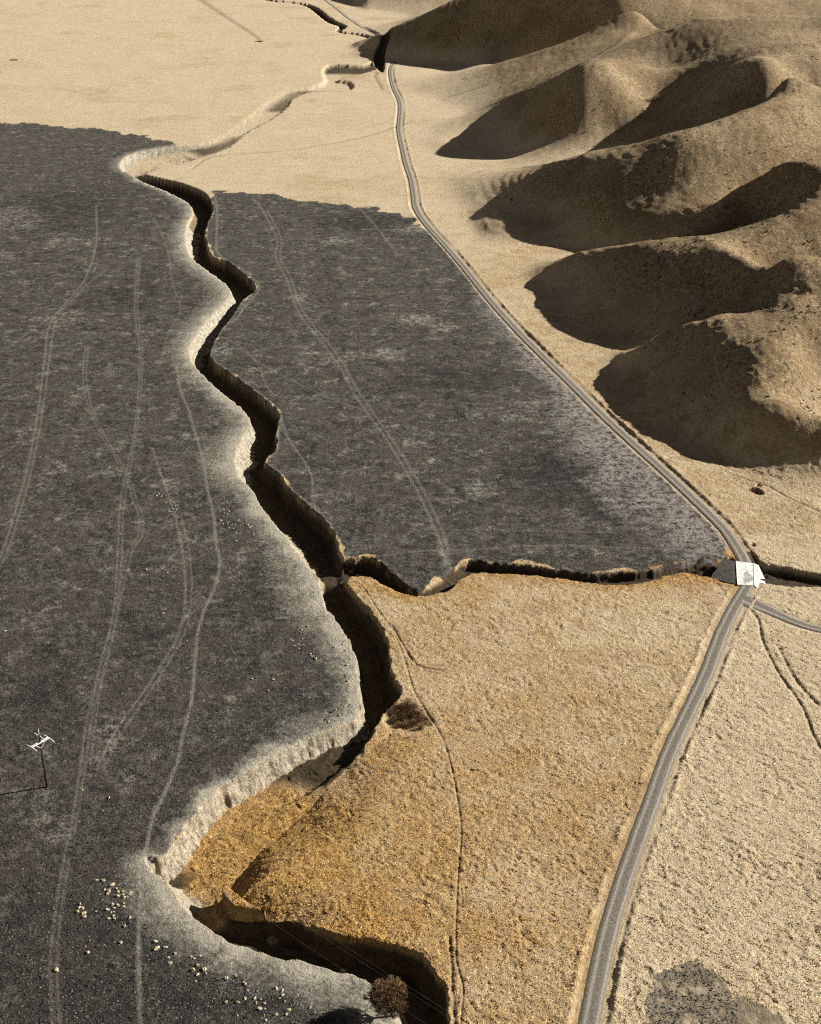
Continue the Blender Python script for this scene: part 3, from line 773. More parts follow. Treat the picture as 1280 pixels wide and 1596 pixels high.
def ground_material():
    b = NB('dry_ground')
    geo = b.n('ShaderNodeNewGeometry')
    pos = geo.outputs['Position']
    burn, fringe, cliff = b.attr('maska')
    gold, track, floor = b.attr('maskb')
    hill, light, rut = b.attr('maskc')
    shadem, north, char = b.attr('maskd')
    ashm, blkm, _q = b.attr('maske')
    n_big = b.noise(pos, .012, 4)
    n_mid = b.noise(pos, .11, 7, .68)
    n_sm = b.noise(pos, .55, 6, .72)
    n_fine = b.noise(pos, 2.2, 5, .75)
    n_tex = b.math('ADD', b.math('MULTIPLY', n_sm, .55), b.math('MULTIPLY', n_fine, .45))
    # straw: clumps of bleached stems over shadowed thatch
    straw = b.ramp(n_tex, [(.36, (.10, .062, .028)), (.44, (.27, .185, .098)), (.50, (.42, .315, .19)), (.57, (.54, .43, .285)), (.64, (.66, .56, .41))])
    straw2 = b.ramp(n_mid, [(.40, (.30, .205, .11)), (.50, (.46, .345, .21)), (.60, (.56, .46, .32))])
    straw = b.mix(.5, straw, straw2)
    och = b.mr(b.noise(pos, .022, 6, .68), .48, .60)
    straw = b.mix(b.math('MULTIPLY', och, .30), straw, (.33, .22, .125))
    goldc = b.ramp(n_tex, [(.36, (.055, .026, .007)), (.45, (.22, .11, .028)), (.52, (.40, .235, .075)), (.62, (.55, .39, .19))])
    gf = b.mr(b.math('ADD', gold, b.math('MULTIPLY', b.math('SUBTRACT', n_sm, .5), 1.1)), .15, 1.0)
    straw = b.mix(gf, straw, goldc)
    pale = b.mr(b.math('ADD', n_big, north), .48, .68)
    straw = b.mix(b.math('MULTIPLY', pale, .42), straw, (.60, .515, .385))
    rust = b.math('MULTIPLY', b.mr(n_mid, .54, .66), b.mr(n_fine, .42, .6))
    straw = b.mix(b.math('MULTIPLY', rust, .4), straw, (.30, .17, .07))
    # hillside: darker, brush speckled
    hc = b.ramp(n_tex, [(.41, (.045, .034, .021)), (.5, (.19, .145, .092)), (.58, (.43, .345, .225))])
    hillc = b.mix(.72, straw, hc)
    hbr = b.mr(b.noise(pos, .028, 7, .68), .47, .58)
    hillc = b.mix(b.math('MULTIPLY', hbr, .45), hillc, (.15, .105, .058))
    hillc = b.mix(1.0, hillc, (.98, .92, .83), 'MULTIPLY')
    spk = b.mr(b.noise(pos, .35, 6, .75), .54, .60)
    hillc = b.mix(b.math('MULTIPLY', spk, b.mr(n_mid, .45, .6)), hillc, (.06, .045, .028))
    col = b.mix(hill, straw, hillc)
    # burnt
    bc = b.ramp(n_tex, [(.40, (.010, .010, .010)), (.46, (.034, .033, .032)), (.51, (.085, .080, .074)), (.57, (.17, .158, .14)), (.64, (.32, .295, .25))])
    bm = b.ramp(b.noise(pos, .24, 7, .74), [(.40, (.012, .012, .0125)), (.47, (.045, .043, .041)), (.53, (.10, .092, .082)), (.60, (.22, .20, .172))])
    bc = b.mix(.45, bc, bm)
    bc = b.mix(1.0, bc, (.79, .81, .75), 'MULTIPLY')
    brn = b.mr(b.noise(pos, .07, 6, .65), .46, .56)
    bc = b.mix(b.math('MULTIPLY', brn, .4), bc, (.088, .069, .057))
    n_ash = b.noise(pos, .30, 7, .8)
    ash = b.math('MULTIPLY', b.mr(n_ash, .47, .56), b.mr(b.math('ADD', b.noise(pos, .09, 7, .72), b.math('MULTIPLY', ashm, .20)), .525, .64))
    ash = b.math('MAXIMUM', ash, b.math('MULTIPLY', b.mr(n_ash, .45, .55), b.mr(b.math('ADD', ashm, b.math('MULTIPLY', b.math('SUBTRACT', b.noise(pos, .12, 7, .75), .5), 2.2)), .25, .8)))
    bc = b.mix(b.math('MULTIPLY', ash, .85), bc, (.30, .275, .235))
    bk2 = b.mr(b.math('ADD', blkm, b.math('MULTIPLY', b.math('SUBTRACT', b.noise(pos, .10, 7, .75), .5), 3.0)), .2, .85)
    bc = b.mix(b.math('MULTIPLY', bk2, .55), bc, (.016, .016, .017))
    bc = b.mix(b.math('MULTIPLY', char, .62), bc, (.030, .028, .026))
    blk = b.math('MULTIPLY', b.mr(b.noise(pos, .22, 7, .8), .46, .54), b.mr(b.math('SUBTRACT', b.noise(pos, .08, 7, .7), b.math('MULTIPLY', blkm, .16)), .49, .39))
    bc = b.mix(b.math('MULTIPLY', blk, .75), bc, (.014, .014, .015))
    lt = b.math('MULTIPLY', b.mr(b.noise(pos, .35, 7, .8), .43, .53), b.mr(b.math('ADD', light, b.math('MULTIPLY', b.math('SUBTRACT', b.noise(pos, .06, 6, .7), .5), 2.0)), .25, .8))
    bc = b.mix(b.math('MULTIPLY', lt, .8), bc, (.33, .285, .265))
    ff = b.math('ADD', fringe, b.math('MULTIPLY', b.math('SUBTRACT', n_tex, .5), b.mr(fringe, 0, .25, 0, 1.8)), True)
    bc = b.mix(b.math('MULTIPLY', b.mr(ff, .05, .95), .9), bc, b.ramp(n_tex, [(.4, (.17, .155, .13)), (.6, (.36, .325, .27))]))
    bc = b.mix(b.math('MULTIPLY', b.mr(b.math('ADD', fringe, b.math('MULTIPLY', b.math('SUBTRACT', n_tex, .5), .9)), .62, .95), .75), bc, (.44, .40, .325))
    tk = b.math('MULTIPLY', track, b.mr(n_fine, .38, .62, .1, 1.0))
    bc = b.mix(b.math('MULTIPLY', tk, .8), bc, (.30, .275, .235))
    col = b.mix(b.math('MULTIPLY', track, .3), col, (.42, .38, .32))
    col = b.mix(burn, col, bc)
    # cliffs and floor
    cl = b.ramp(n_tex, [(.38, (.13, .11, .082)), (.46, (.27, .24, .19)), (.53, (.38, .345, .28)), (.62, (.50, .46, .38))])
    cl = b.mix(b.math('MULTIPLY', gold, .2), cl, goldc)
    col = b.mix(cliff, col, cl)
    # brown earth of bed, bank and pits, darkened to deepen their shade
    shadec = b.ramp(n_tex, [(.4, (.030, .022, .013)), (.6, (.085, .062, .038))])
    col = b.mix(shadem, col, shadec)
    col = b.mix(b.math('MULTIPLY', rut, .5), col, (.13, .095, .06))
    b.l(col, b.p.inputs['Base Color'])
    # bump
    h1 = b.noise(pos, .8, 7, .72)
    h2 = b.noise(pos, 2.6, 4, .65)
    h = b.math('ADD', h1, b.math('MULTIPLY', h2, .4))
    b.bump(h, .9, 1.0)
    return b.m

M_ground = ground_material()
grid_mesh('ground', f_plain, M_ground)
grid_mesh('hills', f_hill, M_ground)
grid_mesh('gully', f_chan, M_ground)

# ------------------------------------------------------------------ roads
def road_material():
    b = NB('dirt_road')
    uv = b.n('ShaderNodeUVMap').outputs[0]
    geo = b.n('ShaderNodeNewGeometry').outputs['Position']
    s = b.n('ShaderNodeSeparateXYZ')
    b.l(uv, s.inputs[0])
    across = s.outputs[0]
    # wheel tracks lie at fixed offsets across the road
    wob = b.math('MULTIPLY', b.math('SUBTRACT', b.noise(geo, .08, 2), .5), .1)
    a = b.math('ADD', across, wob)
    stripes = b.ramp(a, [(0, (.30, .25, .18)), (.10, (.17, .145, .12)), (.20, (.40, .36, .30)), (.29, (.16, .14, .12)), (.44, (.115, .10, .088)), (.56, (.15, .132, .115)),
                         (.68, (.42, .38, .32)), (.78, (.17, .15, .13)), (.90, (.115, .10, .088)), (1, (.27, .22, .16))])
    n = b.noise(geo, .8, 5, .7)
    col = b.mix(.33, stripes, b.ramp(b.noise(geo, 1.3, 6, .8), [(.38, (.09, .078, .066)), (.5, (.20, .178, .15)), (.62, (.40, .36, .30))]), 'MIX')
    b.l(col, b.p.inputs['Base Color'])
    b.bump(b.noise(geo, 1.4, 6, .8), .35, 1.0)
    return b.m

M_road = road_material()
def road_strip(name, P, hw, lift, flare=0.0):
    P = P[:, :2]
    seg = np.hypot(*np.diff(P, axis=0).T)
    L = np.concatenate([[0], np.cumsum(seg)])
    m = int(L[-1] / 2.5)
    s = np.linspace(0, L[-1], m)
    c = np.column_stack([np.interp(s, L, P[:, 0]), np.interp(s, L, P[:, 1])])
    # round the sampled line
    for _ in range(3):
        c[1:-1] = (c[:-2] + 2 * c[1:-1] + c[2:]) / 4
    t = np.gradient(c, axis=0)
    t /= np.hypot(t[:, 0], t[:, 1])[:, None]
    nrm = np.column_stack([t[:, 1], -t[:, 0]])
    K = 9
    o = np.linspace(-1, 1, K)
    ed = hw * (1 + .06 * noise(s, s * 0, 6, 201) + .05 * noise(s, s * 0, 2.3, 202)) * (1 + flare * np.exp(-(s / 12) ** 2))
    V = c[:, None, :] + nrm[:, None, :] * (o[None, :, None] * ed[:, None, None])
    vx, vy = V[..., 0].ravel(), V[..., 1].ravel()
    hz = np.maximum(softpos(hill_raw(vx, vy)), 0) * 0
    camber = .10 * (1 - o ** 2)
    rutp = -.10 * (np.exp(-((np.abs(o) - .45) / .14) ** 2))
    endd = np.where(np.abs(o) > .97, -.35, 0)
    vz = (hz.reshape(m, K) + lift + camber[None] + rutp[None] + endd[None]).ravel()
    me = bpy.data.meshes.new(name)
    ii = np.arange(m * K).reshape(m, K)
    q = np.stack([ii[:-1, :-1], ii[:-1, 1:], ii[1:, 1:], ii[1:, :-1]], -1).reshape(-1, 4)
    me.from_pydata(np.column_stack([vx, vy, vz]).tolist(), [], q.tolist())
    uvl = me.uv_layers.new(name='UVMap')
    U = np.column_stack([np.tile((o + 1) / 2, m), np.repeat(s / 10, K)])
    uvl.data.foreach_set('uv', U[q.ravel()].astype(np.float32).ravel())
    me.polygons.foreach_set('use_smooth', np.ones(len(q), dtype=bool))
    me.materials.append(M_road)
    ob = bpy.data.objects.new(name, me)
    COL.objects.link(ob)
    ob['kind'] = 'structure'
    return ob
road_strip('dirt_road', road, 2.5, .02)
road_strip('side_road', side, 2.2, .012, 1.1)

# ------------------------------------------------------------------ looking things up on the finished sheet
Zg = z.reshape(nR, nC)
ui = np.arange(nC)
def on_sheet(qx, qy, field=None):
    """bilinear lookup of a field (default height) on the ground sheet"""
    F = Zg if field is None else field.reshape(nR, nC)
    qx = np.atleast_1d(np.asarray(qx, float)); qy = np.atleast_1d(np.asarray(qy, float))
    r = np.clip(np.interp(qy, Yr, np.arange(nR)), 0, nR - 1.001)
    c = np.clip(np.interp(qx / (qy * math.cos(PITCH) + CAM_H * math.sin(PITCH)), u, ui), 0, nC - 1.001)
    ir, ic = r.astype(int), c.astype(int)
    tr, tc = r - ir, c - ic
    return (F[ir, ic] * (1 - tc) + F[ir, ic + 1] * tc) * (1 - tr) + (F[ir + 1, ic] * (1 - tc) + F[ir + 1, ic + 1] * tc) * tr

def spot(px, py):
    X, Y = G(px, py)
    for _ in range(4):
        zz = float(on_sheet(X, Y)[0])
        X, Y = G(px, py, zz)
    return float(X), float(Y), float(on_sheet(X, Y)[0])

def height_on_vertical(X, Y, py):
    """height at which the vertical through X, Y crosses photo row py"""
    t = math.tan(PITCH + math.atan((py - 798) / FPX))
    return CAM_H - Y * t

def tag(o, label=None, cat=None, group=None, kind=None):
    if label: o['label'] = label
    if cat: o['category'] = cat
    if group: o['group'] = group
    if kind: o['kind'] = kind
    return o

def empty(name, loc):
    o = bpy.data.objects.new(name, None)
    o.location = loc
    COL.objects.link(o)
    return o

def mesh_obj(name, V, F, mat, parent=None, smooth=False):
    me = bpy.data.meshes.new(name)
    me.from_pydata([tuple(v) for v in V], [], [tuple(f) for f in F])
    me.update()
    if smooth:
        me.polygons.foreach_set('use_smooth', np.ones(len(me.polygons), dtype=bool))
    me.materials.append(mat)
    o = bpy.data.objects.new(name, me)
    COL.objects.link(o)
    if parent is not None:
        o.parent = parent
    return o

class MB:
    def __init__(self):
        self.V, self.F = [], []
    def tube(self, pts, rad, n=6, cap=True):
        pts = [np.array(p, float) for p in pts]
        if not hasattr(rad, '__len__'):
            rad = [rad] * len(pts)
        base = len(self.V)
        for i, p in enumerate(pts):
            t = pts[min(i + 1, len(pts) - 1)] - pts[max(i - 1, 0)]
            t /= np.linalg.norm(t) + 1e-9
            a = np.cross(t, [0, 0, 1.0]) if abs(t[2]) < .9 else np.cross(t, [1.0, 0, 0])
            a /= np.linalg.norm(a)
            b = np.cross(t, a)
            for k in range(n):
                q = 2 * math.pi * k / n
                self.V.append(p + rad[i] * (math.cos(q) * a + math.sin(q) * b))
        for i in range(len(pts) - 1):
            for k in range(n):
                k2 = (k + 1) % n
                self.F.append((base + i * n + k, base + i * n + k2, base + (i + 1) * n + k2, base + (i + 1) * n + k))
        if cap:
            self.F.append(tuple(base + k for k in range(n))[::-1])
            self.F.append(tuple(base + (len(pts) - 1) * n + k for k in range(n)))
        return self
    def bar(self, p, q, wd, ht):
        """rectangular beam from p to q"""
        p, q = np.array(p, float), np.array(q, float)
        t = (q - p) / np.linalg.norm(q - p)
        a = np.cross(t, [0, 0, 1.0]); a /= np.linalg.norm(a)
        b = np.cross(a, t)
        base = len(self.V)
        for e in (p, q):
            for sa, sb in ((-1, -1), (1, -1), (1, 1), (-1, 1)):
                self.V.append(e + a * sa * wd / 2 + b * sb * ht / 2)
        for f in ((0, 1, 2, 3), (7, 6, 5, 4), (0, 4, 5, 1), (1, 5, 6, 2), (2, 6, 7, 3), (3, 7, 4, 0)):
            self.F.append(tuple(base + k for k in f))
        return self
    def build(self, name, mat, parent=None, smooth=False):
        off = np.array(parent.location) if parent is not None and parent.parent is None else np.zeros(3)
        return mesh_obj(name, [v - off for v in self.V], self.F, mat, parent, smooth)

def simple_mat(name, c1, c2, scale, bump=.0, rough=.9, coord='Object'):
    b = NB(name)
    geo = b.n('ShaderNodeNewGeometry').outputs['Position']
    n = b.noise(geo, scale, 5, .7)
    b.l(b.ramp(n, [(.35, c1), (.65, c2)]), b.p.inputs['Base Color'])
    b.p.inputs['Roughness'].default_value = rough
    if bump:
        b.bump(n, bump, .8)
    return b.m

M_wood = simple_mat('dark_creosote_wood', (.012, .010, .009), (.035, .028, .022), 2.0)
M_white = simple_mat('bleached_arm', (.62, .61, .57), (.8, .79, .75), 3.0)
M_glass = simple_mat('insulator_porcelain', (.66, .66, .63), (.82, .82, .79), 4.0, rough=.3)
M_wire = simple_mat('aluminium_wire', (.20, .19, .17), (.30, .28, .25), 4.0, rough=.5)
M_conc = simple_mat('pale_concrete', (.52, .50, .46), (.78, .77, .73), .5, .05)
M_conc2 = simple_mat('dark_concrete', (.04, .037, .033), (.10, .094, .085), .7, .05)  # dark grey tone of the apron slab
M_stain = simple_mat('dried_mud_stain', (.20, .185, .165), (.50, .48, .44), 1.3, .03)
M_hole = simple_mat('dark_pipe_mouth', (.02, .018, .016), (.05, .042, .036), 3.0)  # near-black on the capped pipe paints in its dark opening
M_rock = simple_mat('pale_boulder_stone', (.30, .245, .16), (.52, .44, .31), 2.2, .15)
M_bark = simple_mat('grey_bark', (.06, .045, .03), (.14, .105, .07), 3.0)
M_barkY = simple_mat('pale_bark', (.22, .15, .07), (.42, .31, .17), 2.0)
M_twig = simple_mat('brown_twigs', (.10, .066, .036), (.30, .20, .11), .8)
M_twigp = simple_mat('pale_twigs', (.26, .21, .14), (.46, .39, .28), 1.0)

# ------------------------------------------------------------------ utility pole and wires
bx, by, bz = spot(73.4, 1226.3)
pole = empty('utility_pole', (bx, by, bz))
tag(pole, 'tall dark timber power pole with white crossarm standing on the burnt field', 'utility pole')
ztop = height_on_vertical(bx, by, 1144)
zarm = height_on_vertical(bx, by, 1157)
MB().tube([(bx, by, bz - .3), (bx, by, bz + 6), (bx, by, ztop)], [.27, .24, .17], 10).build('pole', M_wood, pole, True)
axl = np.array([*G(50, 1164.5, zarm), zarm]); axr = np.array([*G(78, 1149, zarm), zarm])
ctr = np.array([bx, by, zarm])
half = (axr - axl) / 2; half[2] = 0
armdir = half / np.linalg.norm(half)
perp = np.array([armdir[1], -armdir[0], 0])      # direction of the lines, towards the lower right
if perp[0] < 0: perp = -perp
for k in (-1, 1):
    o = perp * .26 * k
    MB().bar(ctr - half + o, ctr + half + o, .14, .20).build('crossarm', M_white, pole)
for k in (-1, 1):
    MB().bar(ctr + half * k * .62 + perp * .1, ctr + np.array([0, 0, -1.7]) + perp * .22, .08, .08).build('brace', M_white, pole)
def insulator(a, d, L=1.7):
    m = MB()
    pts, rr = [], []
    for i in range(15):
        pts.append(a + d * (.15 + L * i / 14)); rr.append(.13 if i % 2 else .075)
    m.tube(pts, rr, 8)
    return m
ends = []
for k in (-.96, .96):
    for sg_ in (-1, 1):
        d = perp * sg_ + np.array([0, 0, -.12])
        a = ctr + half * k + perp * .3 * sg_
        insulator(a, d).build('insulator', M_glass, pole)
        ends.append((a + d * 1.85, sg_))
topc = np.array([bx, by, ztop - .5])
for sg_ in (-1, 1):
    d = perp * sg_ + np.array([0, 0, -.12])
    insulator(topc + perp * .2 * sg_, d).build('insulator', M_glass, pole)
    ends.append((topc + perp * .2 * sg_ + d * 1.85, sg_))
MB().tube([(bx, by, ztop), (bx, by, ztop + .3), (bx + .02, by, ztop + 1.7)], [.09, .11, .05], 8).build('top_post', M_glass, pole)
for k in (-.96, .96, 0):
    a = ctr + half * k if k else topc
    pts = [a + perp * 1.9 * q + np.array([0, 0, -.25 - .9 * (1 - q * q)]) + armdir * .18 for q in np.linspace(-1, 1, 9)]
    MB().tube(pts, .03, 4).build('jumper', M_white, pole)
lab = {(-1): 'leading away beyond the left edge', 1: 'crossing the gully bend towards the bottom right'}
nm = ['lower thin power line', 'upper thin power line', 'middle thin power line']
for i, (e, sg_) in enumerate(ends):
    span = 205
    far = e + perp * sg_ * span
    pts = []
    for q in np.linspace(0, 1, 40):
        p = e * (1 - q) + far * q
        pts.append((p[0], p[1], e[2] - 4 * 5.5 * q * (1 - q)))
    w_ = MB().tube(pts, .014, 4).build('power_line', M_wire, None)
    tag(w_, '%s from the timber pole %s' % (nm[i // 2], lab[sg_]), 'power line', 'power lines on the timber pole')

# ------------------------------------------------------------------ concrete crossing where the road meets the side channel
cw = [spot(*p) for p in ((1148, 875), (1176, 878), (1176, 912), (1150, 911))]
cx_ = np.mean([c[0] for c in cw]); cy_ = np.mean([c[1] for c in cw])
cross = empty('concrete_crossing', (cx_, cy_, 0))
tag(cross, 'white concrete culvert crossing under the dirt road with grey mud stain', 'culvert')
def slab(poly, ztop_, thick, name, mat, par=cross):
    n = len(poly)
    zt = ztop_ if hasattr(ztop_, '__len__') else [ztop_] * n
    V = [(p[0] - par.location[0], p[1] - par.location[1], zt[i]) for i, p in enumerate(poly)] + [(p[0] - par.location[0], p[1] - par.location[1], zt[i] - thick) for i, p in enumerate(poly)]
    F = [tuple(range(n)), tuple(range(2 * n - 1, n - 1, -1))] + [(i, i + n, (i + 1) % n + n, (i + 1) % n) for i in range(n)]
    return mesh_obj(name, V, F, mat, par)
dk = [G(*p, .2) for p in ((1147.5, 874.5), (1175, 878), (1175.5, 912.5), (1150, 911))]
slab(dk[::-1], .22, .5, 'deck', M_conc)
wg = [G(1175.3, 878, .2), G(1182, 882, -.2), G(1188, 894, -.8), G(1193, 905, -1.2), G(1191.5, 919, -.2), G(1183, 916, .1), G(1175.6, 912.4, .2)]
slab(wg[::-1], [.215, .17, -.2, -.9, -1.1, -.3, .21][::-1], .6, 'headwall', M_conc)
st_ = []
sx, sy = 1165.5, 900.5
for k in range(26):
    a = 2 * math.pi * k / 26
    r = 1 + .22 * math.sin(3 * a + 1) + .15 * math.sin(7 * a)
    st_.append(G(sx + 7.2 * r * math.cos(a), sy + 9.0 * r * math.sin(a), .23))
slab([tuple(map(float, p)) for p in st_][::-1], .226, .02, 'mud_stain', M_stain)
ap = [G(*p, 0.1) for p in ((1147.2, 875), (1135, 872.5), (1126, 872), (1121, 877), (1118, 884), (1112, 889), (1109, 896), (1121, 901), (1134, 906), (1149.5, 911))]
slab(ap, [.12, 0, -.15, -.4, -.6, -.9, -1.0, -.6, -.25, .12], .5, 'apron', M_conc2)
M_joint = simple_mat('joint_tar', (.10, .095, .085), (.2, .19, .17), 2.0)
def strip(p, q, w_, z_):
    a_, b_ = np.array(G(*p, z_)), np.array(G(*q, z_))
    d_ = (b_ - a_) / np.linalg.norm(b_ - a_); n_ = np.array([d_[1], -d_[0]]) * w_ / 2
    slab([a_ + n_, a_ - n_, b_ - n_, b_ + n_], z_, .02, 'joint', M_joint)
strip((1149, 886.5), (1175, 889), .12, .2245); strip((1149.4, 899), (1158.5, 900), .12, .2245); strip((1161.5, 876.6), (1162, 890), .10, .2242)
# low kerbs along both edges of the deck
for (p, q) in (((1147.6, 875), (1150, 911)), ((1175.2, 878.4), (1175.6, 912))):
    a_, b_ = G(*p, .25), G(*q, .25)
    MB().bar((a_[0], a_[1], .27), (b_[0], b_[1], .27), .28, .16).build('kerb', M_conc, cross)
pc = np.array([*G(1187, 905, -.9), -.95])
m = MB()
m.tube([pc + np.array([-1.2, 0, .1]), pc + np.array([1.3, .1, 0])], .62, 16)
m.build('pipe', M_hole, cross, True)

# ------------------------------------------------------------------ boulders scattered on the burnt ground
def lump(seed, flat=.75):
    r = np.random.default_rng(seed)
    t = (1 + 5 ** .5) / 2
    V = np.array([(-1, t, 0), (1, t, 0), (-1, -t, 0), (1, -t, 0), (0, -1, t), (0, 1, t), (0, -1, -t), (0, 1, -t), (t, 0, -1), (t, 0, 1), (-t, 0, -1), (-t, 0, 1)], float)
    V /= np.linalg.norm(V[0])
    F = [(0,11,5),(0,5,1),(0,1,7),(0,7,10),(0,10,11),(1,5,9),(5,11,4),(11,10,2),(10,7,6),(7,1,8),(3,9,4),(3,4,2),(3,2,6),(3,6,8),(3,8,9),(4,9,5),(2,4,11),(6,2,10),(8,6,7),(9,8,1)]
    V = V.tolist(); cache = {}; F2 = []
    def mid(a, b):
        k = (min(a, b), max(a, b))
        if k not in cache:
            m_ = (np.array(V[a]) + np.array(V[b])) / 2
            V.append((m_ / np.linalg.norm(m_)).tolist()); cache[k] = len(V) - 1
        return cache[k]
    for a, b_, c in F:
        x1, x2, x3 = mid(a, b_), mid(b_, c), mid(c, a)
        F2 += [(a, x1, x3), (b_, x2, x1), (c, x3, x2), (x1, x2, x3)]
    V = np.array(V)
    V *= (1 + .22 * r.normal(size=(len(V), 1))).clip(.6, 1.35)
    V *= np.array([1, r.uniform(.7, 1), flat * r.uniform(.75, 1.1)])
    return V, F2
ROCKM = []
for k in range(7):
    V, F = lump(300 + k)
    me = bpy.data.meshes.new('boulder')
    me.from_pydata(V.tolist(), [], F); me.update(); me.materials.append(M_rock)
    ROCKM.append(me)
def cr(lst, s, ox, oy): return [(ox + a * s, oy + b * s) for a, b in lst]
C1 = cr([(250,115),(290,118),(340,140),(362,160),(297,168),(318,175),(312,190),(370,180),(398,178),(398,195),(372,203),(405,210),(422,205),(437,190),(340,250),(350,268),(370,255),(402,242),(400,262),(312,278),(332,294),(347,290),(345,312),(318,328),(350,328)], .28125, 80, 1340)
C2 = cr([(160,248),(158,268),(172,272),(145,288),(180,300),(185,318)], .28125, 80, 1340)
C3 = cr([(579,455),(587,492),(632,486),(687,520),(648,545),(657,573)], .28125, 80, 1340)
C4 = cr([(775,538),(793,550),(825,535),(812,588),(785,613),(848,608),(857,630),(812,638),(802,677),(868,597)], .28125, 80, 1340)
C5 = cr([(1020,643),(970,658),(1075,690),(1090,725),(1065,680),(1142,730),(1128,768),(1135,795),(1160,775),(1182,797),(1155,825),(1183,828),(970,790),(1035,792),(1075,770),(1033,865),(1180,860),(1190,890),(1245,860),(1265,770),(1245,715)], .28125, 80, 1340)
C5 += cr([(5,690),(20,735),(45,800),(30,828),(110,690),(200,780),(0,660)], .21875, 440, 1400)
C6 = cr([(25,815),(15,827),(65,825),(40,832)], .28125, 240, 540)
C7 = cr([(110,870),(120,885),(105,900),(125,905),(95,915),(130,880),(82,915),(118,920)], .28125, 240, 540)
C8 = cr([(365,910),(385,905),(390,925),(405,930),(415,915),(370,965),(385,985),(410,980),(425,990),(435,985),(415,1005),(450,990),(440,1010),(455,1035),(468,968),(510,970),(520,990),(530,1005),(540,1000),(550,995),(568,995),(553,1040),(605,1070),(455,1080)], .28125, 240, 540)
C9 = cr([(285,555),(250,575),(268,600),(255,625),(262,612),(245,590),(195,635),(210,665),(235,680),(262,660),(300,710),(315,720),(330,735),(305,722),(250,755)], .28125, 400, 820)
C10 = cr([(410,655),(435,670),(465,630),(480,655),(495,690),(500,715),(490,745),(500,770),(485,640),(520,735),(495,830),(505,860),(510,885),(440,1020),(460,1050),(490,1000),(400,1085),(420,1110),(530,1030)], .28125, 400, 820)
S_ = [((386, 460), 'pale boulder alone beside the worn path, right of the left cluster'), ((203, 516), 'pale boulder alone below the left cluster of boulders'), ((30, 612), 'pale boulder nearest the left edge in the bottom corner'),
      ((248, 288), 'pale boulder alone between the small and the large cluster'), ((437, 322), 'pale boulder between the large cluster and the worn path'), ((408, 370), 'large pale boulder just below the large cluster')]
SING = [(80 + a[0] * .28125, 1340 + a[1] * .28125, l, 1.1) for a, l in S_]
SING += [(0 + 1092 * .15625, 1100 + 917 * .15625, 'whitish boulder right of the timber pole beside the wheel ruts', 1.0), (824 * .15625, 1100 + 842 * .15625, 'small pale boulder between the timber pole and the wheel ruts', .7),
         (1025 * .15625, 1100 + 1048 * .15625, 'small flat pale boulder below the whitish boulder right of the pole', .6)]
for (a, b_, l) in ((680,322,'left one of two pale boulders high on the left field between the ruts'), (778,335,'right one of two pale boulders high on the left field between the ruts'), (757,525,'pale boulder on the brown ground between two wheel ruts'),
                   (868,652,'pale boulder touching the bend of the right wheel rut'), (998,753,'pale boulder just right of the long worn path'), (1136,710,'pale boulder midway between the long worn path and the gully'),
                   (1170,828,'left one of three pale boulders near the pale gully cliff'), (1245,885,'lowest of three pale boulders near the pale gully cliff'), (1268,832,'right one of three pale boulders near the pale gully cliff'),
                   (568,897,'small pale boulder under the crossing wheel ruts'), (958,573,'small pale boulder hard against the long worn path'), (25,607,'small pale boulder by the left edge above the pole'),
                   (467,55,'small pale boulder at the top of the paired ruts'), (912,33,'small pale boulder left of the upper part of the worn path')):
    SING.append((a * .336, 780 + b_ * .336, l, .85))
SING += [(400 + 90 * .28125, 820 + 850 * .28125, 'pale boulder on the grey bulge of land left of the lower gully reach', 1.0), (400 + 65 * .28125, 820 + 912 * .28125, 'second pale boulder on the grey bulge, just below the first', .9),
         (247, 1243, 'pair of bleached stones beside the worn path above the pale cliff', .6), (700, 797, 'pale clod on the right field right of the twin ruts', .9), (770, 825, 'pale clod on the right field above the side gully', .8)]
br_n = 0
def rock(px, py, size, label, group=None):
    global br_n
    X, Y, Z_ = spot(px, py)
    o = bpy.data.objects.new('boulder', ROCKM[br_n % 7]); br_n += 1
    COL.objects.link(o)
    s_ = size * random.choice([.62, .75, .85, 1.0, 1.15]) * .46
    o.location = (X, Y, Z_ + s_ * .25)
    o.rotation_euler = (random.uniform(-.3, .3), random.uniform(-.3, .3), random.uniform(0, 6.28))
    o.scale = (s_ * random.uniform(.85, 1.3), s_ * random.uniform(.75, 1.1), s_ * random.uniform(.7, 1.05))
    tag(o, label, 'boulder', group)
for L_, lb, gr, s_ in ((C1, 'pale boulder of the large cluster left of the worn path at bottom left', 'large cluster of boulders at bottom left', 1.05), (C2, 'pale boulder of the small cluster far left at the bottom', 'small cluster of boulders at bottom left', 1.2),
                      (C3, 'pale boulder of the loose chain just right of the worn path', 'chain of boulders right of the worn path', 1.1), (C4, 'pale boulder of the cluster between worn path and gully rim at the bottom', 'middle bottom cluster of boulders', 1.0),
                      (C5, 'pale boulder of the spread nearest the brown tree at the bottom', 'spread of boulders left of the brown tree', .95), (C6, 'tiny pale boulder of the four left of the worn path, upper field', 'four boulders on the upper left field', .9),
                      (C7, 'tiny pale boulder of the tight knot left of the worn path', 'tight knot of boulders on the upper left field', .9), (C8, 'tiny pale boulder of the spread between worn path and middle gully', 'spread of boulders near the middle gully', .95),
                      (C9, 'yellowish boulder of the cluster on the grey bulge by the lower gully', 'yellowish boulders on the grey bulge', .85), (C10, 'small stone lodged along the pale gully rim of the lower reach', 'stones along the lower gully rim', .8)):
    for (px, py) in L_:
        rock(px, py, s_, lb, gr)
for (px, py, l, s_) in SING:
    rock(px, py, s_, l)

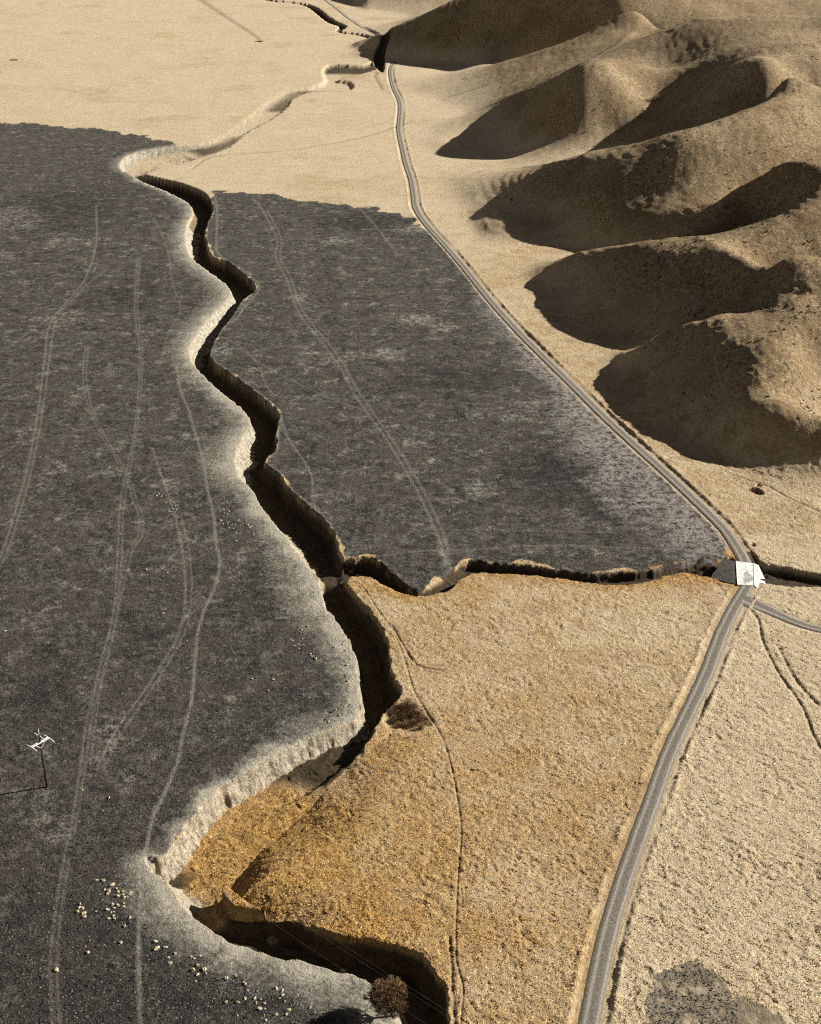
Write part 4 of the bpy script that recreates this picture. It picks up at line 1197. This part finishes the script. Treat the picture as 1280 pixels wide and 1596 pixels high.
# ------------------------------------------------------------------ bare trees and shrubs
rmin_ = .03
def grow(m, p, d, L, r, depth, rnd, spread=.55, segs=3, up=.12, tips=None, split=(2, 4)):
    r = max(r, rmin_)
    pts, rr = [np.array(p)], [r]
    d = np.array(d, float)
    for i in range(segs):
        d = d + np.array([rnd.gauss(0, .16), rnd.gauss(0, .16), rnd.gauss(0, .10) + up * .4])
        d /= np.linalg.norm(d)
        pts.append(pts[-1] + d * L / segs)
        rr.append(r * (1 - .35 * (i + 1) / segs))
    m.tube(pts, rr, 5 if r > .05 else 3, cap=False)
    if depth == 0:
        return
    n = rnd.randint(*split)
    for k in range(n):
        a = rnd.uniform(0, 6.283)
        s_ = spread * rnd.uniform(.6, 1.3)
        ax = np.array([math.cos(a), math.sin(a), rnd.uniform(-.2, .4)])
        nd = d + ax * s_
        nd /= np.linalg.norm(nd)
        j = len(pts) - 1 if k < 2 else rnd.randint(1, len(pts) - 1)
        grow(m, pts[j], nd, L * rnd.uniform(.62, .82), rr[j] * .62, depth - 1, rnd, spread, segs, up, tips, split)

def bare_tree(px, py, h, label, seed, mt, mc, name='bare_tree', lean=(0, 0), depth=6, r=.28, sp=.55, split=(3, 4), nb=6):
    X, Y, Z_ = spot(px, py)
    t = empty(name, (X, Y, Z_))
    tag(t, label, 'tree')
    rnd = random.Random(seed)
    m = MB()
    th = h * .2
    p1 = np.array([X + lean[0] * .4, Y + lean[1] * .4, Z_ + th * .5]); p2 = np.array([X + lean[0], Y + lean[1], Z_ + th])
    m.tube([(X, Y, Z_ - .3), p1, p2], [r, r * .8, r * .65], 8)
    m.build('trunk', mt, t, True)
    c = MB()
    for k in range(nb):
        a = 6.283 * k / nb + rnd.uniform(-.4, .4)
        grow(c, p2, np.array([math.cos(a) * .75, math.sin(a) * .75, rnd.uniform(.5, 1.2)]), h * .27, r * .5, depth, rnd, sp, 3, .10, None, split)
    c.build('crown', mc, t, False)
    return t

bare_tree(614, 1583, 8.2, 'bushy brown leafless tree standing on the gully rim at the bottom', 5, M_barkY, M_twig, lean=(-1.2, .2), depth=5, r=.34, sp=.66, split=(4, 5), nb=11)
bare_tree(781.5, 122.5, 12.5, 'lone leafless grey tree on the far straw flat at the hill foot', 9, M_bark, M_bark, depth=4, r=.35, sp=.55, split=(2, 3))

def shrub(px, py, rad, label, seed, mat, name='shrub', group=None, n=90):
    X, Y, Z_ = spot(px, py)
    rnd = random.Random(seed)
    m = MB()
    for k in range(n):
        a = rnd.uniform(0, 6.283); e = rnd.uniform(.15, 1.4)
        L = rad * rnd.uniform(.6, 1.1)
        d = np.array([math.cos(a) * math.cos(e), math.sin(a) * math.cos(e), math.sin(e)])
        p0_ = np.array([X + rnd.gauss(0, .12) * rad, Y + rnd.gauss(0, .12) * rad, Z_ - .05])
        p1 = p0_ + d * L * .55
        m.tube([p0_, p1, p0_ + d * L + np.array([rnd.gauss(0, .1), rnd.gauss(0, .1), 0]) * rad], [.035, .028, .012], 3, False)
        for q in range(4):
            dd = d + np.array([rnd.gauss(0, .6), rnd.gauss(0, .6), rnd.gauss(0, .4)])
            st2 = p0_ + d * L * rnd.uniform(.4, .9)
            m.tube([st2, st2 + dd / np.linalg.norm(dd) * L * .38], [.022, .010], 3, False)
    o = m.build(name, mat, None)
    tag(o, label, 'shrub', group)
    return o
shrub(424, 1444, 1.5, 'pale twiggy shrub in the dark bed of the gully bend', 21, M_twigp, n=120)
shrub(535, 1482, 1.0, 'small pale shrub in the shaded gully bed, left of two', 22, M_twigp, n=50)
shrub(620, 1494, 1.1, 'small pale shrub in the shaded gully bed, right of two', 23, M_twigp, n=50)
shrub(1021, 189, 5.2, 'pale round thicket alone on the shaded hillside spur', 24, M_twigp, n=160)
brush = [(612,1112,1.9),(622,1104,1.7),(634,1100,1.8),(645,1104,1.9),(652,1113,1.8),(656,1124,1.6),(640,1118,2.2),(628,1122,2.0),(615,1126,1.8),(646,1130,1.7),(634,1134,1.8),(622,1134,1.5),(655,1135,1.2),(636,1110,1.9)]
for k, (a, b_, r_) in enumerate(brush):
    shrub(a, b_, r_ * 1.25, 'dark brown brush of the thicket filling the side hollow east of the gully', 40 + k, M_twig, group='brush in the side hollow', n=85)
for k, (a, b_, r_, l) in enumerate(((560,882,1.3,'brown brush in the mouth of the side gully, upper'),(548,893,1.2,'brown brush in the mouth of the side gully, lower'),(1088,884,1.3,'brown brush in the side gully left of the dark apron'),(1064,888,1.2,'brown brush in the side gully, third from the road crossing'),
                                   (1102,876,1.2,'brown brush hard against the dark apron of the crossing'),(1196,893,1.3,'dark brush below the culvert headwall on the east side'),(1232,900,1.4,'dark brush in the channel near the right edge'),(1176,850,1.1,'brown brush beside the road above the crossing'))):
    shrub(a, b_, r_, l, 70 + k, M_twig, n=60)
# fallen branch at the end of the upper reach
X, Y, Z_ = spot(527, 858)
m = MB()
m.tube([(X - .6, Y - 2.2, Z_ + .3), (X, Y - .6, Z_ + .8), (X + .4, Y + 1.5, Z_ + 1.1)], [.10, .13, .06], 6)
m.tube([(X, Y - .6, Z_ + .8), (X + .9, Y + .2, Z_ + 1.3), (X + 1.6, Y + .9, Z_ + 1.2)], [.08, .05, .03], 5)
m.tube([(X + .3, Y + .9, Z_ + 1.05), (X - .4, Y + 1.9, Z_ + 1.4)], [.05, .02], 5)
tag(m.build('fallen_branch', M_twigp, None), 'bleached fallen branch lying at the gully rim above the junction', 'branch')
# far troughs
for (px, py, L_, lb) in ((404, 65, 9, 'tiny grey trough on the far straw plain where pale tracks meet'), (22, 94, 8, 'tiny grey trough near the left edge of the far straw plain')):
    X, Y, Z_ = spot(px, py)
    t = empty('water_trough', (X, Y, Z_))
    tag(t, lb, 'trough', 'far cattle troughs')
    m = MB()
    hw_, hh = 1.0, .9
    for sx_, sy_, ex, ey in ((-L_/2, -hw_, L_/2, -hw_), (-L_/2, hw_, L_/2, hw_)):
        m.bar((X + sx_, Y + sy_, Z_ + hh / 2), (X + ex, Y + ey, Z_ + hh / 2), .15, hh)
    for sx_ in (-L_/2, L_/2):
        m.bar((X + sx_, Y - hw_ + .08, Z_ + hh / 2), (X + sx_, Y + hw_ - .08, Z_ + hh / 2), .15, hh * .98)
    m.bar((X - L_/2 + .1, Y, Z_ + .12), (X + L_/2 - .1, Y, Z_ + .12), 1.8, .1)
    m.build('basin', M_bark, t)
    p_ = MB()
    for sx_ in (-L_/2 - .6, L_/2 + .6):
        p_.bar((X + sx_, Y - 1.2, Z_ + 1.1), (X + sx_, Y + 1.2, Z_ + 1.1), .15, .15)
        p_.tube([(X + sx_, Y, Z_ - .2), (X + sx_, Y, Z_ + 1.6)], .12, 6)
    p_.build('post_rail', M_bark, t)

# ------------------------------------------------------------------ ground cover that nobody could count
def cover(name, n, px0, px1, py0, py1, keep, hmin, hmax, rmin, rmax, mat, lean=.5, seed=1):
    r = np.random.default_rng(seed)
    px = r.uniform(px0, px1, n); py = r.uniform(py0, py1, n)
    X, Y = G(px, py)
    for _ in range(3):
        zz = on_sheet(X, Y)
        X, Y = G(px, py, zz)
    k = keep(X, Y, r)
    X, Y = X[k], Y[k]
    zz = on_sheet(X, Y)
    m_ = len(X)
    K = 4
    cl = .75 + .5 * r.random(m_)
    R = r.uniform(rmin, rmax, m_) * cl
    Hh = r.uniform(hmin, hmax, m_) * cl
    a0 = r.uniform(0, 6.283, m_)
    V = np.zeros((m_, K + 1, 3), np.float32)
    for q in range(K):
        rr = R * r.uniform(.6, 1.3, m_)
        V[:, q, 0] = X + rr * np.cos(a0 + q * 6.283 / K)
        V[:, q, 1] = Y + rr * np.sin(a0 + q * 6.283 / K)
        V[:, q, 2] = zz - .05
    V[:, K, 0] = X + r.normal(0, lean, m_) * R
    V[:, K, 1] = Y + r.normal(0, lean, m_) * R
    V[:, K, 2] = zz + Hh
    base = np.arange(m_) * (K + 1)
    F = np.stack([np.stack([base + q, base + (q + 1) % K, base + K], -1) for q in range(K)], 1).reshape(-1, 3)
    me = bpy.data.meshes.new(name)
    me.vertices.add(m_ * (K + 1)); me.vertices.foreach_set('co', V.ravel())
    me.loops.add(F.size); me.loops.foreach_set('vertex_index', F.ravel().astype(np.int32))
    me.polygons.add(len(F)); me.polygons.foreach_set('loop_start', np.arange(0, F.size, 3, dtype=np.int32)); me.polygons.foreach_set('loop_total', np.full(len(F), 3, dtype=np.int32))
    me.update(calc_edges=True)
    at_ = me.attributes.new('rnd', 'FLOAT', 'POINT')
    at_.data.foreach_set('value', np.repeat(r.random(m_), K + 1).astype(np.float32))
    g_ = me.attributes.new('gold', 'FLOAT', 'POINT')
    g_.data.foreach_set('value', np.repeat(on_sheet(X, Y, MK['gold']), K + 1).astype(np.float32))
    me.materials.append(mat)
    o = bpy.data.objects.new(name, me)
    COL.objects.link(o)
    o['kind'] = 'stuff'
    return o

def tuft_material(name, stops, goldstops=None):
    b = NB(name)
    a = b.n('ShaderNodeAttribute', attribute_name='rnd').outputs['Fac']
    c = b.ramp(a, stops)
    if goldstops:
        g = b.n('ShaderNodeAttribute', attribute_name='gold').outputs['Fac']
        c = b.mix(b.mr(g, .15, .8), c, b.ramp(a, goldstops))
    b.l(c, b.p.inputs['Base Color'])
    return b.m
M_tuft = tuft_material('dry_tufts', [(0, (.32, .225, .12)), (.3, (.42, .315, .185)), (.7, (.50, .395, .25)), (1, (.57, .46, .31))], [(0, (.14, .065, .015)), (.4, (.32, .17, .045)), (.8, (.48, .29, .10)), (1, (.6, .45, .24))])
M_clod = tuft_material('burnt_clods', [(0, (.010, .010, .010)), (.5, (.03, .029, .028)), (.8, (.10, .092, .082)), (1, (.18, .165, .14))])
bad = np.maximum.reduce([MK['burn'], sstep(.4, 1.0, MK['road']), MK['shadem'], MK['cliff'], MK['track'] * .9])
def keep_grass(X, Y, r):
    return (on_sheet(X, Y, bad) < .3) & (r.random(X.size) > .45 * sstep(300, 700, Y)) & (on_sheet(X, Y, MK['rut']) < .6) & (noise(X, Y, 2.6, 311) + .7 * noise(X, Y, 1.2, 312) + .55 * r.normal(size=X.size) > .0)
cover('dry_grass', int(700000 * Q), -40, 1320, 640, 1660, keep_grass, .05, .18, .11, .24, M_tuft, .8, 3)
burnk = np.where((MK['burn'] > .5) & (MK['fringe'] < .3) & (MK['track'] < .4) & (MK['depth'] < .3), 1.0, 0.0)
def keep_burn(X, Y, r):
    return (on_sheet(X, Y, burnk) > .7)
cover('burnt_stubble', int(200000 * Q), -40, 1150, 420, 1660, keep_burn, .05, .22, .10, .30, M_clod, .6, 4)
# brush dotted over the hillsides
def keep_hill(X, Y, r):
    return (on_sheet(X, Y, MK['hillc']) > .25) & (Y > 500) & (noise(X, Y, 38, 301) + .8 * noise(X, Y, 11, 302) + .3 * r.normal(size=X.size) > .38)
M_brush = tuft_material('hill_brush', [(0, (.045, .032, .02)), (.6, (.10, .07, .04)), (1, (.24, .18, .10))])
cover('hill_brush', int(26000 * Q), 640, 1300, -5, 780, keep_hill, .25, .8, .3, .75, M_brush, .5, 5)
